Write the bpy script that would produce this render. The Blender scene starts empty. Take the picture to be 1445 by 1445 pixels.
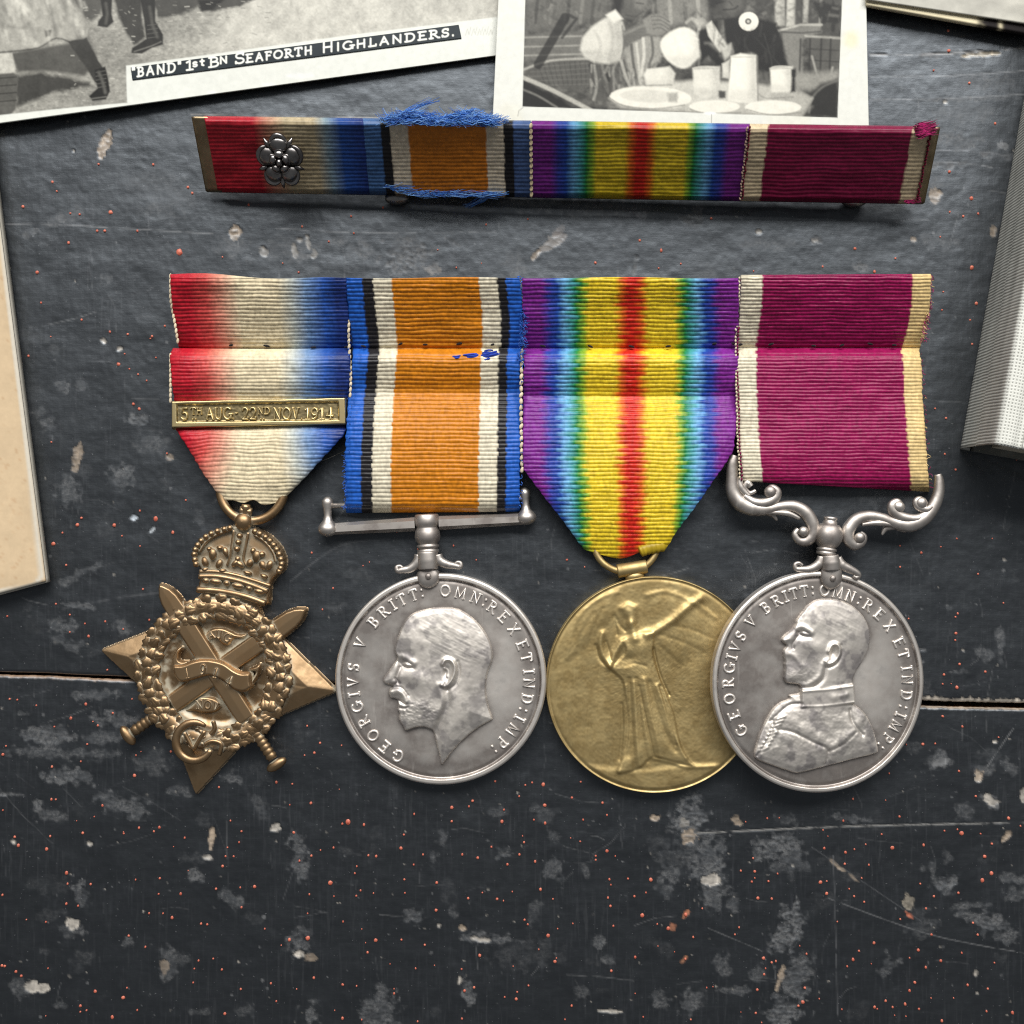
import bpy, math, random
import numpy as np

# ------------------------------------------------------------------ camera, light, exposure
S = 1.25e-4            # metres per photograph pixel at the table top
C0 = 722.5
HC = 1500.0            # camera height above the table, in the same pixels
scn = bpy.context.scene
cam_d = bpy.data.cameras.new("camera")
cam = bpy.data.objects.new("camera", cam_d)
scn.collection.objects.link(cam)
cam.location = (0, 0, HC * S)
cam_d.sensor_width = 36
cam_d.lens = 36 * HC / 1445.0
cam_d.clip_start = 0.01
cam_d.clip_end = 10
scn.camera = cam

world = bpy.data.worlds.new("World")
scn.world = world
world.use_nodes = True
WB = world.node_tree.nodes["Background"]
WB.inputs[0].default_value = (0.92, 0.96, 1.0, 1)
WB.inputs[1].default_value = 0.155

def area(name, loc, target, sx, sy, power, col):
    d = bpy.data.lights.new(name, 'AREA')
    d.shape = 'RECTANGLE'
    d.size, d.size_y = sx, sy
    d.energy = power
    d.color = col
    o = bpy.data.objects.new(name, d)
    scn.collection.objects.link(o)
    from mathutils import Vector
    v = Vector(target) - Vector(loc)
    o.location = loc
    o.rotation_euler = v.to_track_quat('-Z', 'Y').to_euler()
    return o

EL = math.radians(43)
area("window_light", (0.05, 1.0 * math.cos(EL), 1.0 * math.sin(EL)), (0, 0, 0), 1.15, 0.46, 20.0, (1.0, 0.99, 0.97))

scn.view_settings.view_transform = 'Standard'
scn.view_settings.look = 'None'
scn.view_settings.exposure = 0.0
scn.view_settings.gamma = 1.0
scn.cycles.max_bounces = 6
scn.cycles.use_denoising = False
scn.cycles.filter_width = 1.15

# ------------------------------------------------------------------ numeric helpers
rng = np.random.RandomState(7)
random.seed(7)
_LAT = np.random.RandomState(3).rand(256, 256)

def vnoise(x, y, seed=0):
    x = np.asarray(x, float) + seed * 17.31
    y = np.asarray(y, float) + seed * 9.77
    xi = np.floor(x).astype(int); yi = np.floor(y).astype(int)
    fx = x - xi; fy = y - yi
    fx = fx * fx * (3 - 2 * fx); fy = fy * fy * (3 - 2 * fy)
    a = _LAT[xi & 255, yi & 255]; b = _LAT[(xi + 1) & 255, yi & 255]
    c = _LAT[xi & 255, (yi + 1) & 255]; d = _LAT[(xi + 1) & 255, (yi + 1) & 255]
    return (a * (1 - fx) + b * fx) * (1 - fy) + (c * (1 - fx) + d * fx) * fy

def fbm(x, y, seed=0, octv=4):
    s = 0; a = 0.5; t = 0
    for i in range(octv):
        s = s + a * vnoise(x * 2 ** i, y * 2 ** i, seed + i * 5)
        t += a; a *= 0.5
    return s / t

def smooth(a, b, x):
    t = np.clip((x - a) / (b - a + 1e-12), 0, 1)
    return t * t * (3 - 2 * t)

def catmull(pts, n=6, closed=False):
    P = np.asarray(pts, float)
    out = []
    m = len(P)
    rngi = range(m) if closed else range(m - 1)
    for i in rngi:
        if closed:
            p0, p1, p2, p3 = P[(i - 1) % m], P[i], P[(i + 1) % m], P[(i + 2) % m]
        else:
            p0, p1, p2, p3 = P[max(i - 1, 0)], P[i], P[i + 1], P[min(i + 2, m - 1)]
        for k in range(n):
            t = k / n
            out.append(0.5 * ((2 * p1) + (-p0 + p2) * t + (2 * p0 - 5 * p1 + 4 * p2 - p3) * t * t + (-p0 + 3 * p1 - 3 * p2 + p3) * t ** 3))
    if not closed:
        out.append(P[-1])
    return np.array(out)

def dist_poly(P, pl):
    """distance from points P (N,2) to a polyline"""
    pl = np.asarray(pl, float)
    d2 = np.full(len(P), 1e18)
    for i in range(len(pl) - 1):
        a = pl[i]; e = pl[i + 1] - a
        L = e @ e + 1e-12
        w = P - a
        t = np.clip((w @ e) / L, 0, 1)
        q = w - t[:, None] * e
        d2 = np.minimum(d2, (q * q).sum(1))
    return np.sqrt(d2)

def sdf(P, poly):
    """signed distance, positive inside"""
    poly = np.asarray(poly, float)
    d = dist_poly(P, np.vstack([poly, poly[:1]]))
    x, y = P[:, 0], P[:, 1]
    ins = np.zeros(len(P), bool)
    n = len(poly)
    for i in range(n):
        x1, y1 = poly[i]; x2, y2 = poly[(i + 1) % n]
        if y1 == y2:
            continue
        c = ((y1 > y) != (y2 > y)) & (x < (x2 - x1) * (y - y1) / (y2 - y1) + x1)
        ins ^= c
    return np.where(ins, d, -d)

def interp(x, pts):
    p = np.asarray(pts, float)
    return np.interp(x, p[:, 0], p[:, 1])

def sinterp(x, pts):
    """smooth interpolation through control points"""
    p = catmull(pts, 8)
    return np.interp(x, p[:, 0], p[:, 1])

def lin(c):
    c = np.asarray(c, float) / 255.0
    return np.where(c <= 0.04045, c / 12.92, ((c + 0.055) / 1.055) ** 2.4)

# ------------------------------------------------------------------ frames: photograph pixel -> place
class Frame:
    def __init__(self, z0, tilt=None):
        self.z0 = z0; self.k = 1 - z0 / HC; self.tilt = tilt
    def __call__(self, px, py, h=0):
        px = np.asarray(px, float); py = np.asarray(py, float)
        z = self.z0 + np.asarray(h, float) + np.zeros_like(px)
        if self.tilt is not None:
            z = z + self.tilt(px, py)
        return np.stack([(px - C0) * self.k * S, (C0 - py) * self.k * S, z * S], -1)

def W(px, py, z):
    px = np.asarray(px, float); py = np.asarray(py, float); z = np.asarray(z, float) + np.zeros_like(px)
    k = 1 - z / HC
    return np.stack([(px - C0) * k * S, (C0 - py) * k * S, z * S], -1)

# ------------------------------------------------------------------ objects
def root_loc(o):
    v = np.zeros(3)
    while o is not None:
        v = v + np.array(o.location); o = o.parent
    return v

def thing(name, label, cat, loc, group=None):
    o = bpy.data.objects.new(name, None)
    scn.collection.objects.link(o)
    o.location = tuple(float(a) for a in loc)
    o.empty_display_size = 0.005
    o['label'] = label; o['category'] = cat
    if group: o['group'] = group
    return o

def obj(name, V, F, mat, parent=None, col=None, smooth_shade=True, extra=None):
    V = np.asarray(V, float).reshape(-1, 3)
    if parent is not None:
        V = V - root_loc(parent)
    me = bpy.data.meshes.new(name)
    if isinstance(F, np.ndarray):
        k = F.shape[1]; nf = len(F)
        me.vertices.add(len(V)); me.vertices.foreach_set("co", V.astype(np.float32).ravel())
        me.loops.add(nf * k); me.loops.foreach_set("vertex_index", F.astype(np.int32).ravel())
        me.polygons.add(nf)
        me.polygons.foreach_set("loop_start", (np.arange(nf) * k).astype(np.int32))
        me.update(calc_edges=True)
    else:
        me.from_pydata([tuple(v) for v in V], [], [tuple(int(i) for i in f) for f in F])
        me.update()
    me.validate()
    me.polygons.foreach_set("use_smooth", np.full(len(me.polygons), smooth_shade))
    def attr(nm, c):
        a = me.color_attributes.new(nm, 'FLOAT_COLOR', 'POINT')
        c = np.asarray(c, float)
        if c.shape[1] == 3:
            c = np.hstack([c, np.ones((len(c), 1))])
        a.data.foreach_set("color", c.astype(np.float32).ravel())
    if col is not None: attr("Col", col)
    if extra is not None: attr("Wear", extra)
    me.materials.append(mat)
    o = bpy.data.objects.new(name, me)
    scn.collection.objects.link(o)
    o.parent = parent
    return o

def share(src, parent, loc, rot=(0, 0, 0), scale=(1, 1, 1)):
    o = src.copy()
    scn.collection.objects.link(o)
    o.parent = parent
    o.location = loc; o.rotation_euler = rot; o.scale = scale
    return o

def gridF(nr, nc, off=0):
    i = np.arange(nr - 1)[:, None] * nc + np.arange(nc - 1)[None, :]
    i = i.ravel() + off
    # rows run down the picture, columns to the right: this order faces up
    return np.stack([i, i + nc, i + nc + 1, i + 1], 1)

class Acc:
    def __init__(self): self.V = []; self.F = []; self.n = 0; self.C = []
    def add(self, V, F, c=None):
        V = np.asarray(V).reshape(-1, 3)
        self.V.append(V)
        for f in F: self.F.append([int(i) + self.n for i in f])
        self.n += len(V)
        if c is not None: self.C.append(np.tile(np.asarray(c, float), (len(V), 1)))
    def obj(self, name, mat, parent=None, smooth_shade=True, kind=None):
        o = obj(name, np.vstack(self.V), self.F, mat, parent, np.vstack(self.C) if self.C else None, smooth_shade)
        if kind: o['kind'] = kind
        return o

def sheet(G, t, col=None):
    """closed sheet of thickness t (px) from a grid of points (nr,nc,3)"""
    nr, nc = G.shape[:2]
    A = G.reshape(-1, 3); B = A.copy(); B[:, 2] -= t * S
    n = nr * nc
    f = gridF(nr, nc)
    fs = [f, f[:, ::-1] + n]
    idx = np.arange(n).reshape(nr, nc)
    loop = np.concatenate([idx[0, :-1], idx[:-1, -1], idx[-1, :0:-1], idx[:0:-1, 0]])
    nxt = np.roll(loop, -1)
    fs.append(np.stack([loop, nxt, nxt + n, loop + n], 1))
    c = None if col is None else np.vstack([col, col])
    return np.vstack([A, B]), np.vstack(fs), c

def ellipsoid(c, r, nu=12, nv=8, ang=0.0):
    V = []; F = []
    ca, sa = math.cos(ang), math.sin(ang)
    for j in range(nv + 1):
        th = math.pi * j / nv
        for i in range(nu):
            ph = 2 * math.pi * i / nu
            x = r[0] * math.sin(th) * math.cos(ph); y = r[1] * math.sin(th) * math.sin(ph); z = r[2] * math.cos(th)
            V.append((c[0] + x * ca - y * sa, c[1] + x * sa + y * ca, c[2] + z))
    for j in range(nv):
        for i in range(nu):
            F.append((j * nu + i, (j + 1) * nu + i, (j + 1) * nu + (i + 1) % nu, j * nu + (i + 1) % nu))
    return np.array(V), F

def tube(P, R, seg=10, flat=1.0):
    """tube along world points P with radii R (world units); flat scales its height"""
    P = np.asarray(P, float); n = len(P)
    R = np.zeros(n) + np.asarray(R, float)
    T = np.gradient(P, axis=0); T /= (np.linalg.norm(T, axis=1)[:, None] + 1e-12)
    V = []; F = []
    up = np.array([0, 0, 1.0])
    last = None
    for i in range(n):
        u = up - T[i] * (T[i] @ up)
        if np.linalg.norm(u) < 0.2:
            u = last if last is not None else np.array([0, 1.0, 0])
            u = u - T[i] * (T[i] @ u)
        u /= np.linalg.norm(u); last = u
        v = np.cross(T[i], u)
        for k in range(seg):
            a = 2 * math.pi * k / seg
            V.append(P[i] + R[i] * (math.cos(a) * v + math.sin(a) * u * flat))
    for i in range(n - 1):
        for k in range(seg):
            k2 = (k + 1) % seg
            F.append((i * seg + k, i * seg + k2, (i + 1) * seg + k2, (i + 1) * seg + k))
    F.append(tuple(range(seg))[::-1]); F.append(tuple(range((n - 1) * seg, n * seg)))
    return np.array(V), F

def lathe(fr, a, b, prof, seg=20, zc=0, flat=1.0):
    """turned piece lying in the table plane from px a to px b; prof = (t, radius px)"""
    a = np.array(a, float); b = np.array(b, float)
    t = np.array([p[0] for p in prof]); r = np.array([p[1] for p in prof])
    pts = a + t[:, None] * (b - a)
    P = fr(pts[:, 0], pts[:, 1], zc)
    d = fr(b[0], b[1], zc) - fr(a[0], a[1], zc); d = d / np.linalg.norm(d)
    u = np.array([0, 0, 1.0]); v = np.cross(d, u); v /= np.linalg.norm(v)
    V = []; F = []
    for i in range(len(t)):
        for k in range(seg):
            an = 2 * math.pi * k / seg
            V.append(P[i] + r[i] * S * fr.k * (math.cos(an) * v + math.sin(an) * u * flat))
    for i in range(len(t) - 1):
        for k in range(seg):
            k2 = (k + 1) % seg
            F.append((i * seg + k, i * seg + k2, (i + 1) * seg + k2, (i + 1) * seg + k))
    F.append(tuple(range(seg))[::-1]); F.append(tuple(range((len(t) - 1) * seg, len(t) * seg)))
    return np.array(V), F

def patch(fr, poly, hfun, res=1.1, keep=-1.2, base=-1.0, wear=None, colf=None):
    """relief patch inside a px outline; hfun(P, d) gives height, rim sinks to base"""
    poly = np.asarray(poly, float)
    x0, y0 = poly.min(0) - 2 * res; x1, y1 = poly.max(0) + 2 * res
    xs = np.arange(x0, x1 + res, res); ys = np.arange(y0, y1 + res, res)
    X, Y = np.meshgrid(xs, ys)
    P = np.stack([X.ravel(), Y.ravel()], 1)
    d = sdf(P, poly)
    h = hfun(P, d)
    h = np.where(d < 0, base, h)
    ok = d > keep
    f = gridF(len(ys), len(xs))
    f = f[ok[f].all(1)]
    used = np.unique(f)
    m = -np.ones(len(P), int); m[used] = np.arange(len(used))
    V = fr(P[used, 0], P[used, 1], h[used])
    w = None if wear is None else wear(P[used], d[used], h[used])
    c = None if colf is None else colf(P[used], d[used], h[used])
    return V, m[f], w, c

def add_patch(name, fr, poly, hfun, mat, parent, **k):
    V, F, w, c = patch(fr, poly, hfun, **k)
    return obj(name, V, F, mat, parent, c, True, w)

# ------------------------------------------------------------------ materials
def mat_base(name):
    m = bpy.data.materials.new(name); m.use_nodes = True
    nt = m.node_tree
    return m, nt, nt.nodes["Principled BSDF"]

def N(nt, typ, **kw):
    n = nt.nodes.new(typ)
    for k, v in kw.items(): setattr(n, k, v)
    return n

def noise_node(nt, scale, detail=4, rough=0.55, vec=None, stretch=None):
    tc = N(nt, 'ShaderNodeTexCoord') if vec is None else None
    src = tc.outputs['Object'] if tc else vec
    if stretch:
        mp = N(nt, 'ShaderNodeMapping'); mp.inputs['Scale'].default_value = stretch
        nt.links.new(src, mp.inputs['Vector']); src = mp.outputs['Vector']
    n = N(nt, 'ShaderNodeTexNoise')
    n.inputs['Scale'].default_value = scale; n.inputs['Detail'].default_value = detail; n.inputs['Roughness'].default_value = rough
    nt.links.new(src, n.inputs['Vector'])
    return n.outputs['Fac']

def ramp(nt, fac, stops):
    r = N(nt, 'ShaderNodeValToRGB')
    e = r.color_ramp.elements
    while len(e) < len(stops): e.new(0.5)
    for el, (p, c) in zip(e, stops):
        el.position = p; el.color = (*c, 1) if len(c) == 3 else c
    nt.links.new(fac, r.inputs['Fac'])
    return r.outputs['Color']

def mix(nt, fac, a, b, blend='MIX'):
    m = N(nt, 'ShaderNodeMix', data_type='RGBA', blend_type=blend)
    for sock, v in ((m.inputs[0], fac), (m.inputs[6], a), (m.inputs[7], b)):
        if isinstance(v, (int, float)): sock.default_value = v
        elif isinstance(v, tuple): sock.default_value = (*v, 1) if len(v) == 3 else v
        else: nt.links.new(v, sock)
    return m.outputs[2]

def math_node(nt, op, a, b):
    m = N(nt, 'ShaderNodeMath', operation=op)
    for s, v in ((m.inputs[0], a), (m.inputs[1], b)):
        if isinstance(v, (int, float)): s.default_value = v
        else: nt.links.new(v, s)
    return m.outputs[0]

def bump(nt, bsdf, h, strength, dist):
    b = N(nt, 'ShaderNodeBump'); b.inputs['Strength'].default_value = strength; b.inputs['Distance'].default_value = dist
    nt.links.new(h, b.inputs['Height']); nt.links.new(b.outputs['Normal'], bsdf.inputs['Normal'])
    return b

def metal(name, bright, dull, rough=(0.3, 0.5), residue=None, scale=300, bumpd=6e-6, metallic=1.0):
    m, nt, b = mat_base(name)
    b.inputs['Metallic'].default_value = metallic
    n1 = noise_node(nt, scale, 5, 0.6)
    f = ramp(nt, n1, [(0.34, (0, 0, 0)), (0.68, (1, 1, 1))])
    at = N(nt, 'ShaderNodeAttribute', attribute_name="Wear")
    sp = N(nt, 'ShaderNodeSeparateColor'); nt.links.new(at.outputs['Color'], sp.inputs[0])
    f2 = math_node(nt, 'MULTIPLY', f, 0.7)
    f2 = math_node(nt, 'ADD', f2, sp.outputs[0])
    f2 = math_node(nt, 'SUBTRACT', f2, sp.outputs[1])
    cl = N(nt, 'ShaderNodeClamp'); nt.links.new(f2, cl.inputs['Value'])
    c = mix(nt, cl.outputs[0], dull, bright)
    # tiny scratches
    sc = noise_node(nt, 900, 3, 0.7, stretch=(1, 0.12, 1))
    sc2 = ramp(nt, sc, [(0.6, (0, 0, 0)), (0.72, (1, 1, 1))])
    c = mix(nt, math_node(nt, 'MULTIPLY', sc2, 0.25), c, bright)
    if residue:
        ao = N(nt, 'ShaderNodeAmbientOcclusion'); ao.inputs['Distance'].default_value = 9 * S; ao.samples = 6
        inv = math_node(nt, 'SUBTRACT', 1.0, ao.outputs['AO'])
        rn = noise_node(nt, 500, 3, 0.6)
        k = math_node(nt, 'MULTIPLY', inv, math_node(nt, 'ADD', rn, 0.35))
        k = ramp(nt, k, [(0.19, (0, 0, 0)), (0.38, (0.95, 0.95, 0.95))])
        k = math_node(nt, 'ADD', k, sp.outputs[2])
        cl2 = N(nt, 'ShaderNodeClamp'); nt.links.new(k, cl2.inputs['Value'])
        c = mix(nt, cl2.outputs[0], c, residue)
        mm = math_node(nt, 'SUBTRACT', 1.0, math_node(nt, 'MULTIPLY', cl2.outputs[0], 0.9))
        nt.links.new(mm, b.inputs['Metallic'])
    nt.links.new(c, b.inputs['Base Color'])
    r = ramp(nt, n1, [(0.3, (rough[1],) * 3), (0.7, (rough[0],) * 3)])
    nt.links.new(r, b.inputs['Roughness'])
    bump(nt, b, noise_node(nt, 1500, 4, 0.6), 0.5, bumpd)
    return m

M = {}
M['silver'] = metal('worn_silver', (0.90, 0.84, 0.77), (0.33, 0.295, 0.27), (0.44, 0.58))
M['dark_silver'] = metal('tarnished_silver', (0.42, 0.40, 0.385), (0.10, 0.092, 0.09), (0.26, 0.38))
M['bronze'] = metal('star_bronze', (0.51, 0.35, 0.20), (0.255, 0.163, 0.085), (0.38, 0.52), residue=(0.46, 0.42, 0.32))
M['gilt'] = metal('victory_bronze', (0.66, 0.51, 0.245), (0.38, 0.28, 0.125), (0.50, 0.64), scale=420)
M['clasp'] = metal('clasp_bronze', (0.62, 0.50, 0.26), (0.30, 0.24, 0.13), (0.38, 0.5))
M['clasp_letter'] = metal('clasp_letter', (0.78, 0.64, 0.36), (0.55, 0.44, 0.22), (0.4, 0.5))
M['plate'] = metal('bar_brass', (0.46, 0.36, 0.22), (0.2, 0.15, 0.09), (0.4, 0.55))
M['letter'] = metal('rubbed_silver', (0.95, 0.90, 0.84), (0.78, 0.73, 0.68), (0.5, 0.6))
M['relief'] = metal('relief_silver', (0.84, 0.785, 0.71), (0.40, 0.37, 0.355), (0.52, 0.66), scale=170)
M['steel'] = metal('pin_steel', (0.5, 0.48, 0.46), (0.2, 0.19, 0.18), (0.3, 0.4))

def cloth(name, rough=0.6, sheen=0.15, fib=0.35, spec=0.25):
    m, nt, b = mat_base(name)
    at = N(nt, 'ShaderNodeAttribute', attribute_name="Col")
    n = noise_node(nt, 1600, 3, 0.6, stretch=(1, 0.35, 1))
    v = ramp(nt, n, [(0.3, (1 - fib,) * 3), (0.7, (1 + fib * 0.25,) * 3)])
    c = mix(nt, 1.0, at.outputs['Color'], v, 'MULTIPLY')
    nt.links.new(c, b.inputs['Base Color'])
    b.inputs['Roughness'].default_value = rough
    b.inputs['Sheen Weight'].default_value = sheen
    b.inputs['Specular IOR Level'].default_value = spec
    b.inputs['Sheen Roughness'].default_value = 0.4
    bump(nt, b, noise_node(nt, 2600, 2, 0.6, stretch=(1, 0.3, 1)), 0.5, 1.5e-5)
    return m
M['silk'] = cloth('ribbed_silk', 0.42, 0.0, 0.26, 0.30)
M['cotton'] = cloth('cotton_thread', 0.85, 0.2, 0.3)

def paper(name, rough=0.45):
    m, nt, b = mat_base(name)
    at = N(nt, 'ShaderNodeAttribute', attribute_name="Col")
    n = noise_node(nt, 900, 4, 0.6)
    v = ramp(nt, n, [(0.3, (0.93,) * 3), (0.7, (1.03,) * 3)])
    nt.links.new(mix(nt, 1.0, at.outputs['Color'], v, 'MULTIPLY'), b.inputs['Base Color'])
    b.inputs['Roughness'].default_value = rough
    b.inputs['Specular IOR Level'].default_value = 0.2
    bump(nt, b, noise_node(nt, 700, 4, 0.6), 0.25, 1.5e-5)
    return m
M['photo'] = paper('photo_paper', 0.42)
M['card'] = paper('matt_card', 0.8)

# painted planks
m, nt, b = mat_base('black_painted_wood')
at = N(nt, 'ShaderNodeAttribute', attribute_name="Col")
n = noise_node(nt, 700, 5, 0.65, stretch=(1.0, 0.16, 1))
g = ramp(nt, n, [(0.3, (0.62,) * 3), (0.62, (1.0,) * 3), (0.76, (1.9,) * 3)])
c = mix(nt, 1.0, at.outputs['Color'], g, 'MULTIPLY')
# fine brush and wear streaks along and across the boards
area_ = ramp(nt, noise_node(nt, 60, 3, 0.6), [(0.40, (0, 0, 0)), (0.64, (1, 1, 1))])
v1 = ramp(nt, noise_node(nt, 1500, 3, 0.6, stretch=(1, 0.07, 1)), [(0.54, (0, 0, 0)), (0.68, (1, 1, 1))])
v2 = ramp(nt, noise_node(nt, 1300, 3, 0.6, stretch=(0.09, 1, 1)), [(0.57, (0, 0, 0)), (0.70, (1, 1, 1))])
st = math_node(nt, 'MULTIPLY', math_node(nt, 'ADD', math_node(nt, 'MULTIPLY', v1, 0.8), math_node(nt, 'MULTIPLY', v2, 0.25)), area_)
c = mix(nt, math_node(nt, 'MULTIPLY', st, 0.26), c, (0.07, 0.071, 0.074))
# rubbed places: speckled pale grey where the lacquer is worn through
mask = math_node(nt, 'SUBTRACT', 1.0, at.outputs['Alpha'])
spk = ramp(nt, noise_node(nt, 1500, 4, 0.7), [(0.40, (0, 0, 0)), (0.60, (1, 1, 1))])
spk2 = ramp(nt, noise_node(nt, 330, 4, 0.65), [(0.38, (0.1,) * 3), (0.62, (1, 1, 1))])
mk = math_node(nt, 'MULTIPLY', math_node(nt, 'MULTIPLY', mask, 2.6), math_node(nt, 'MULTIPLY', spk2, math_node(nt, 'ADD', math_node(nt, 'MULTIPLY', spk, 0.95), 0.12)))
cl = N(nt, 'ShaderNodeClamp'); nt.links.new(mk, cl.inputs['Value']); cl.inputs['Max'].default_value = 0.52
c = mix(nt, cl.outputs[0], c, (0.135, 0.131, 0.126))
dn = noise_node(nt, 1900, 2, 0.5)
df = ramp(nt, dn, [(0.71, (0, 0, 0)), (0.74, (1, 1, 1))])
c = mix(nt, math_node(nt, 'MULTIPLY', df, 0.30), c, (0.22, 0.22, 0.225))
nt.links.new(c, b.inputs['Base Color'])
rn = noise_node(nt, 160, 5, 0.6)
rr = ramp(nt, rn, [(0.3, (0.42,) * 3), (0.7, (0.50,) * 3)])
ra = math_node(nt, 'ADD', rr, math_node(nt, 'MULTIPLY', mask, 0.8))
nt.links.new(ra, b.inputs['Roughness'])
b.inputs['IOR'].default_value = 1.58
b.inputs['Specular IOR Level'].default_value = 0.95
b.inputs['Specular Tint'].default_value = (0.84, 0.92, 1.0, 1)
h1 = noise_node(nt, 420, 6, 0.68)
h2 = noise_node(nt, 700, 4, 0.65, stretch=(1, 0.14, 1))
h3 = noise_node(nt, 800, 4, 0.65, stretch=(0.16, 1, 1))
hh_ = math_node(nt, 'ADD', h1, math_node(nt, 'ADD', math_node(nt, 'MULTIPLY', h2, 0.6), math_node(nt, 'MULTIPLY', h3, 0.6)))
bump(nt, b, hh_, 0.7, 7e-5)
M['paint'] = m

m, nt, b = mat_base('red_paint_spot')
rn = noise_node(nt, 1500, 2)
nt.links.new(ramp(nt, rn, [(0.3, (0.42, 0.085, 0.05)), (0.7, (0.62, 0.18, 0.11))]), b.inputs['Base Color'])
b.inputs['Roughness'].default_value = 0.5
M['red'] = m
m, nt, b = mat_base('bare_wood_shade')
nt.links.new(ramp(nt, noise_node(nt, 300, 4), [(0.3, (0.05, 0.03, 0.015)), (0.7, (0.14, 0.08, 0.04))]), b.inputs['Base Color'])
b.inputs['Roughness'].default_value = 0.9
M['wood'] = m
m, nt, b = mat_base('pale_flaked_paint')
nt.links.new(ramp(nt, noise_node(nt, 900, 4), [(0.3, (0.40, 0.33, 0.24)), (0.7, (0.68, 0.62, 0.53))]), b.inputs['Base Color'])
b.inputs['Roughness'].default_value = 0.85
M['flake'] = m

# ------------------------------------------------------------------ painting onto points
class Paint:
    def __init__(self, P, col):
        self.P = P
        self.c = np.zeros((len(P), 3)) + np.asarray(col, float)
        self.a = np.zeros(len(P))         # added roughness
    def _win(self, pts, pad):
        pts = np.asarray(pts, float)
        lo = pts.min(0) - pad; hi = pts.max(0) + pad
        P = self.P
        return np.nonzero((P[:, 0] > lo[0]) & (P[:, 0] < hi[0]) & (P[:, 1] > lo[1]) & (P[:, 1] < hi[1]))[0]
    def _put(self, i, w, color, alpha, r):
        w = (w * alpha)[:, None]
        self.c[i] = self.c[i] * (1 - w) + np.asarray(color) * w
        if r: self.a[i] = np.maximum(self.a[i] * (1 - w[:, 0] * (r < .5)), w[:, 0] * (r if r > .5 else 0))
    def poly(self, pts, color, soft=1.2, alpha=1.0, rag=0.0, ragscale=9, sm=0, grain=0.0, r=0):
        if sm: pts = catmull(pts, sm, True)
        i = self._win(pts, soft + rag + 1)
        if len(i) == 0: return
        d = sdf(self.P[i], pts)
        if rag: d = d + (fbm(self.P[i, 0] / ragscale, self.P[i, 1] / ragscale, 11) - 0.5) * 2 * rag
        w = smooth(-soft, soft, d)
        if grain: w = w * np.clip(1 - grain + grain * 3.2 * (fbm(self.P[i, 0] / 5.5, self.P[i, 1] / 2.6, 5, 3) - 0.28), 0, 1)
        self._put(i, w, color, alpha, r)
    def ell(self, cx, cy, rx, ry, color, ang=0, **k):
        t = np.linspace(0, 2 * np.pi, 22, endpoint=False)
        a = math.radians(ang)
        x = rx * np.cos(t); y = ry * np.sin(t)
        self.poly(np.stack([cx + x * math.cos(a) - y * math.sin(a), cy + x * math.sin(a) + y * math.cos(a)], 1), color, **k)
    def line(self, pts, w, color, soft=0.9, alpha=1.0, sm=0, brk=0.0, r=0):
        if sm: pts = catmull(pts, sm)
        i = self._win(pts, w + soft + 1)
        if len(i) == 0: return
        d = dist_poly(self.P[i], pts)
        q = 1 - smooth(w / 2 - soft, w / 2 + soft, d)
        if brk: q = q * smooth(brk - 0.15, brk + 0.15, fbm(self.P[i, 0] / 14, self.P[i, 1] / 14, 21))
        self._put(i, q, color, alpha, r)

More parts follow.
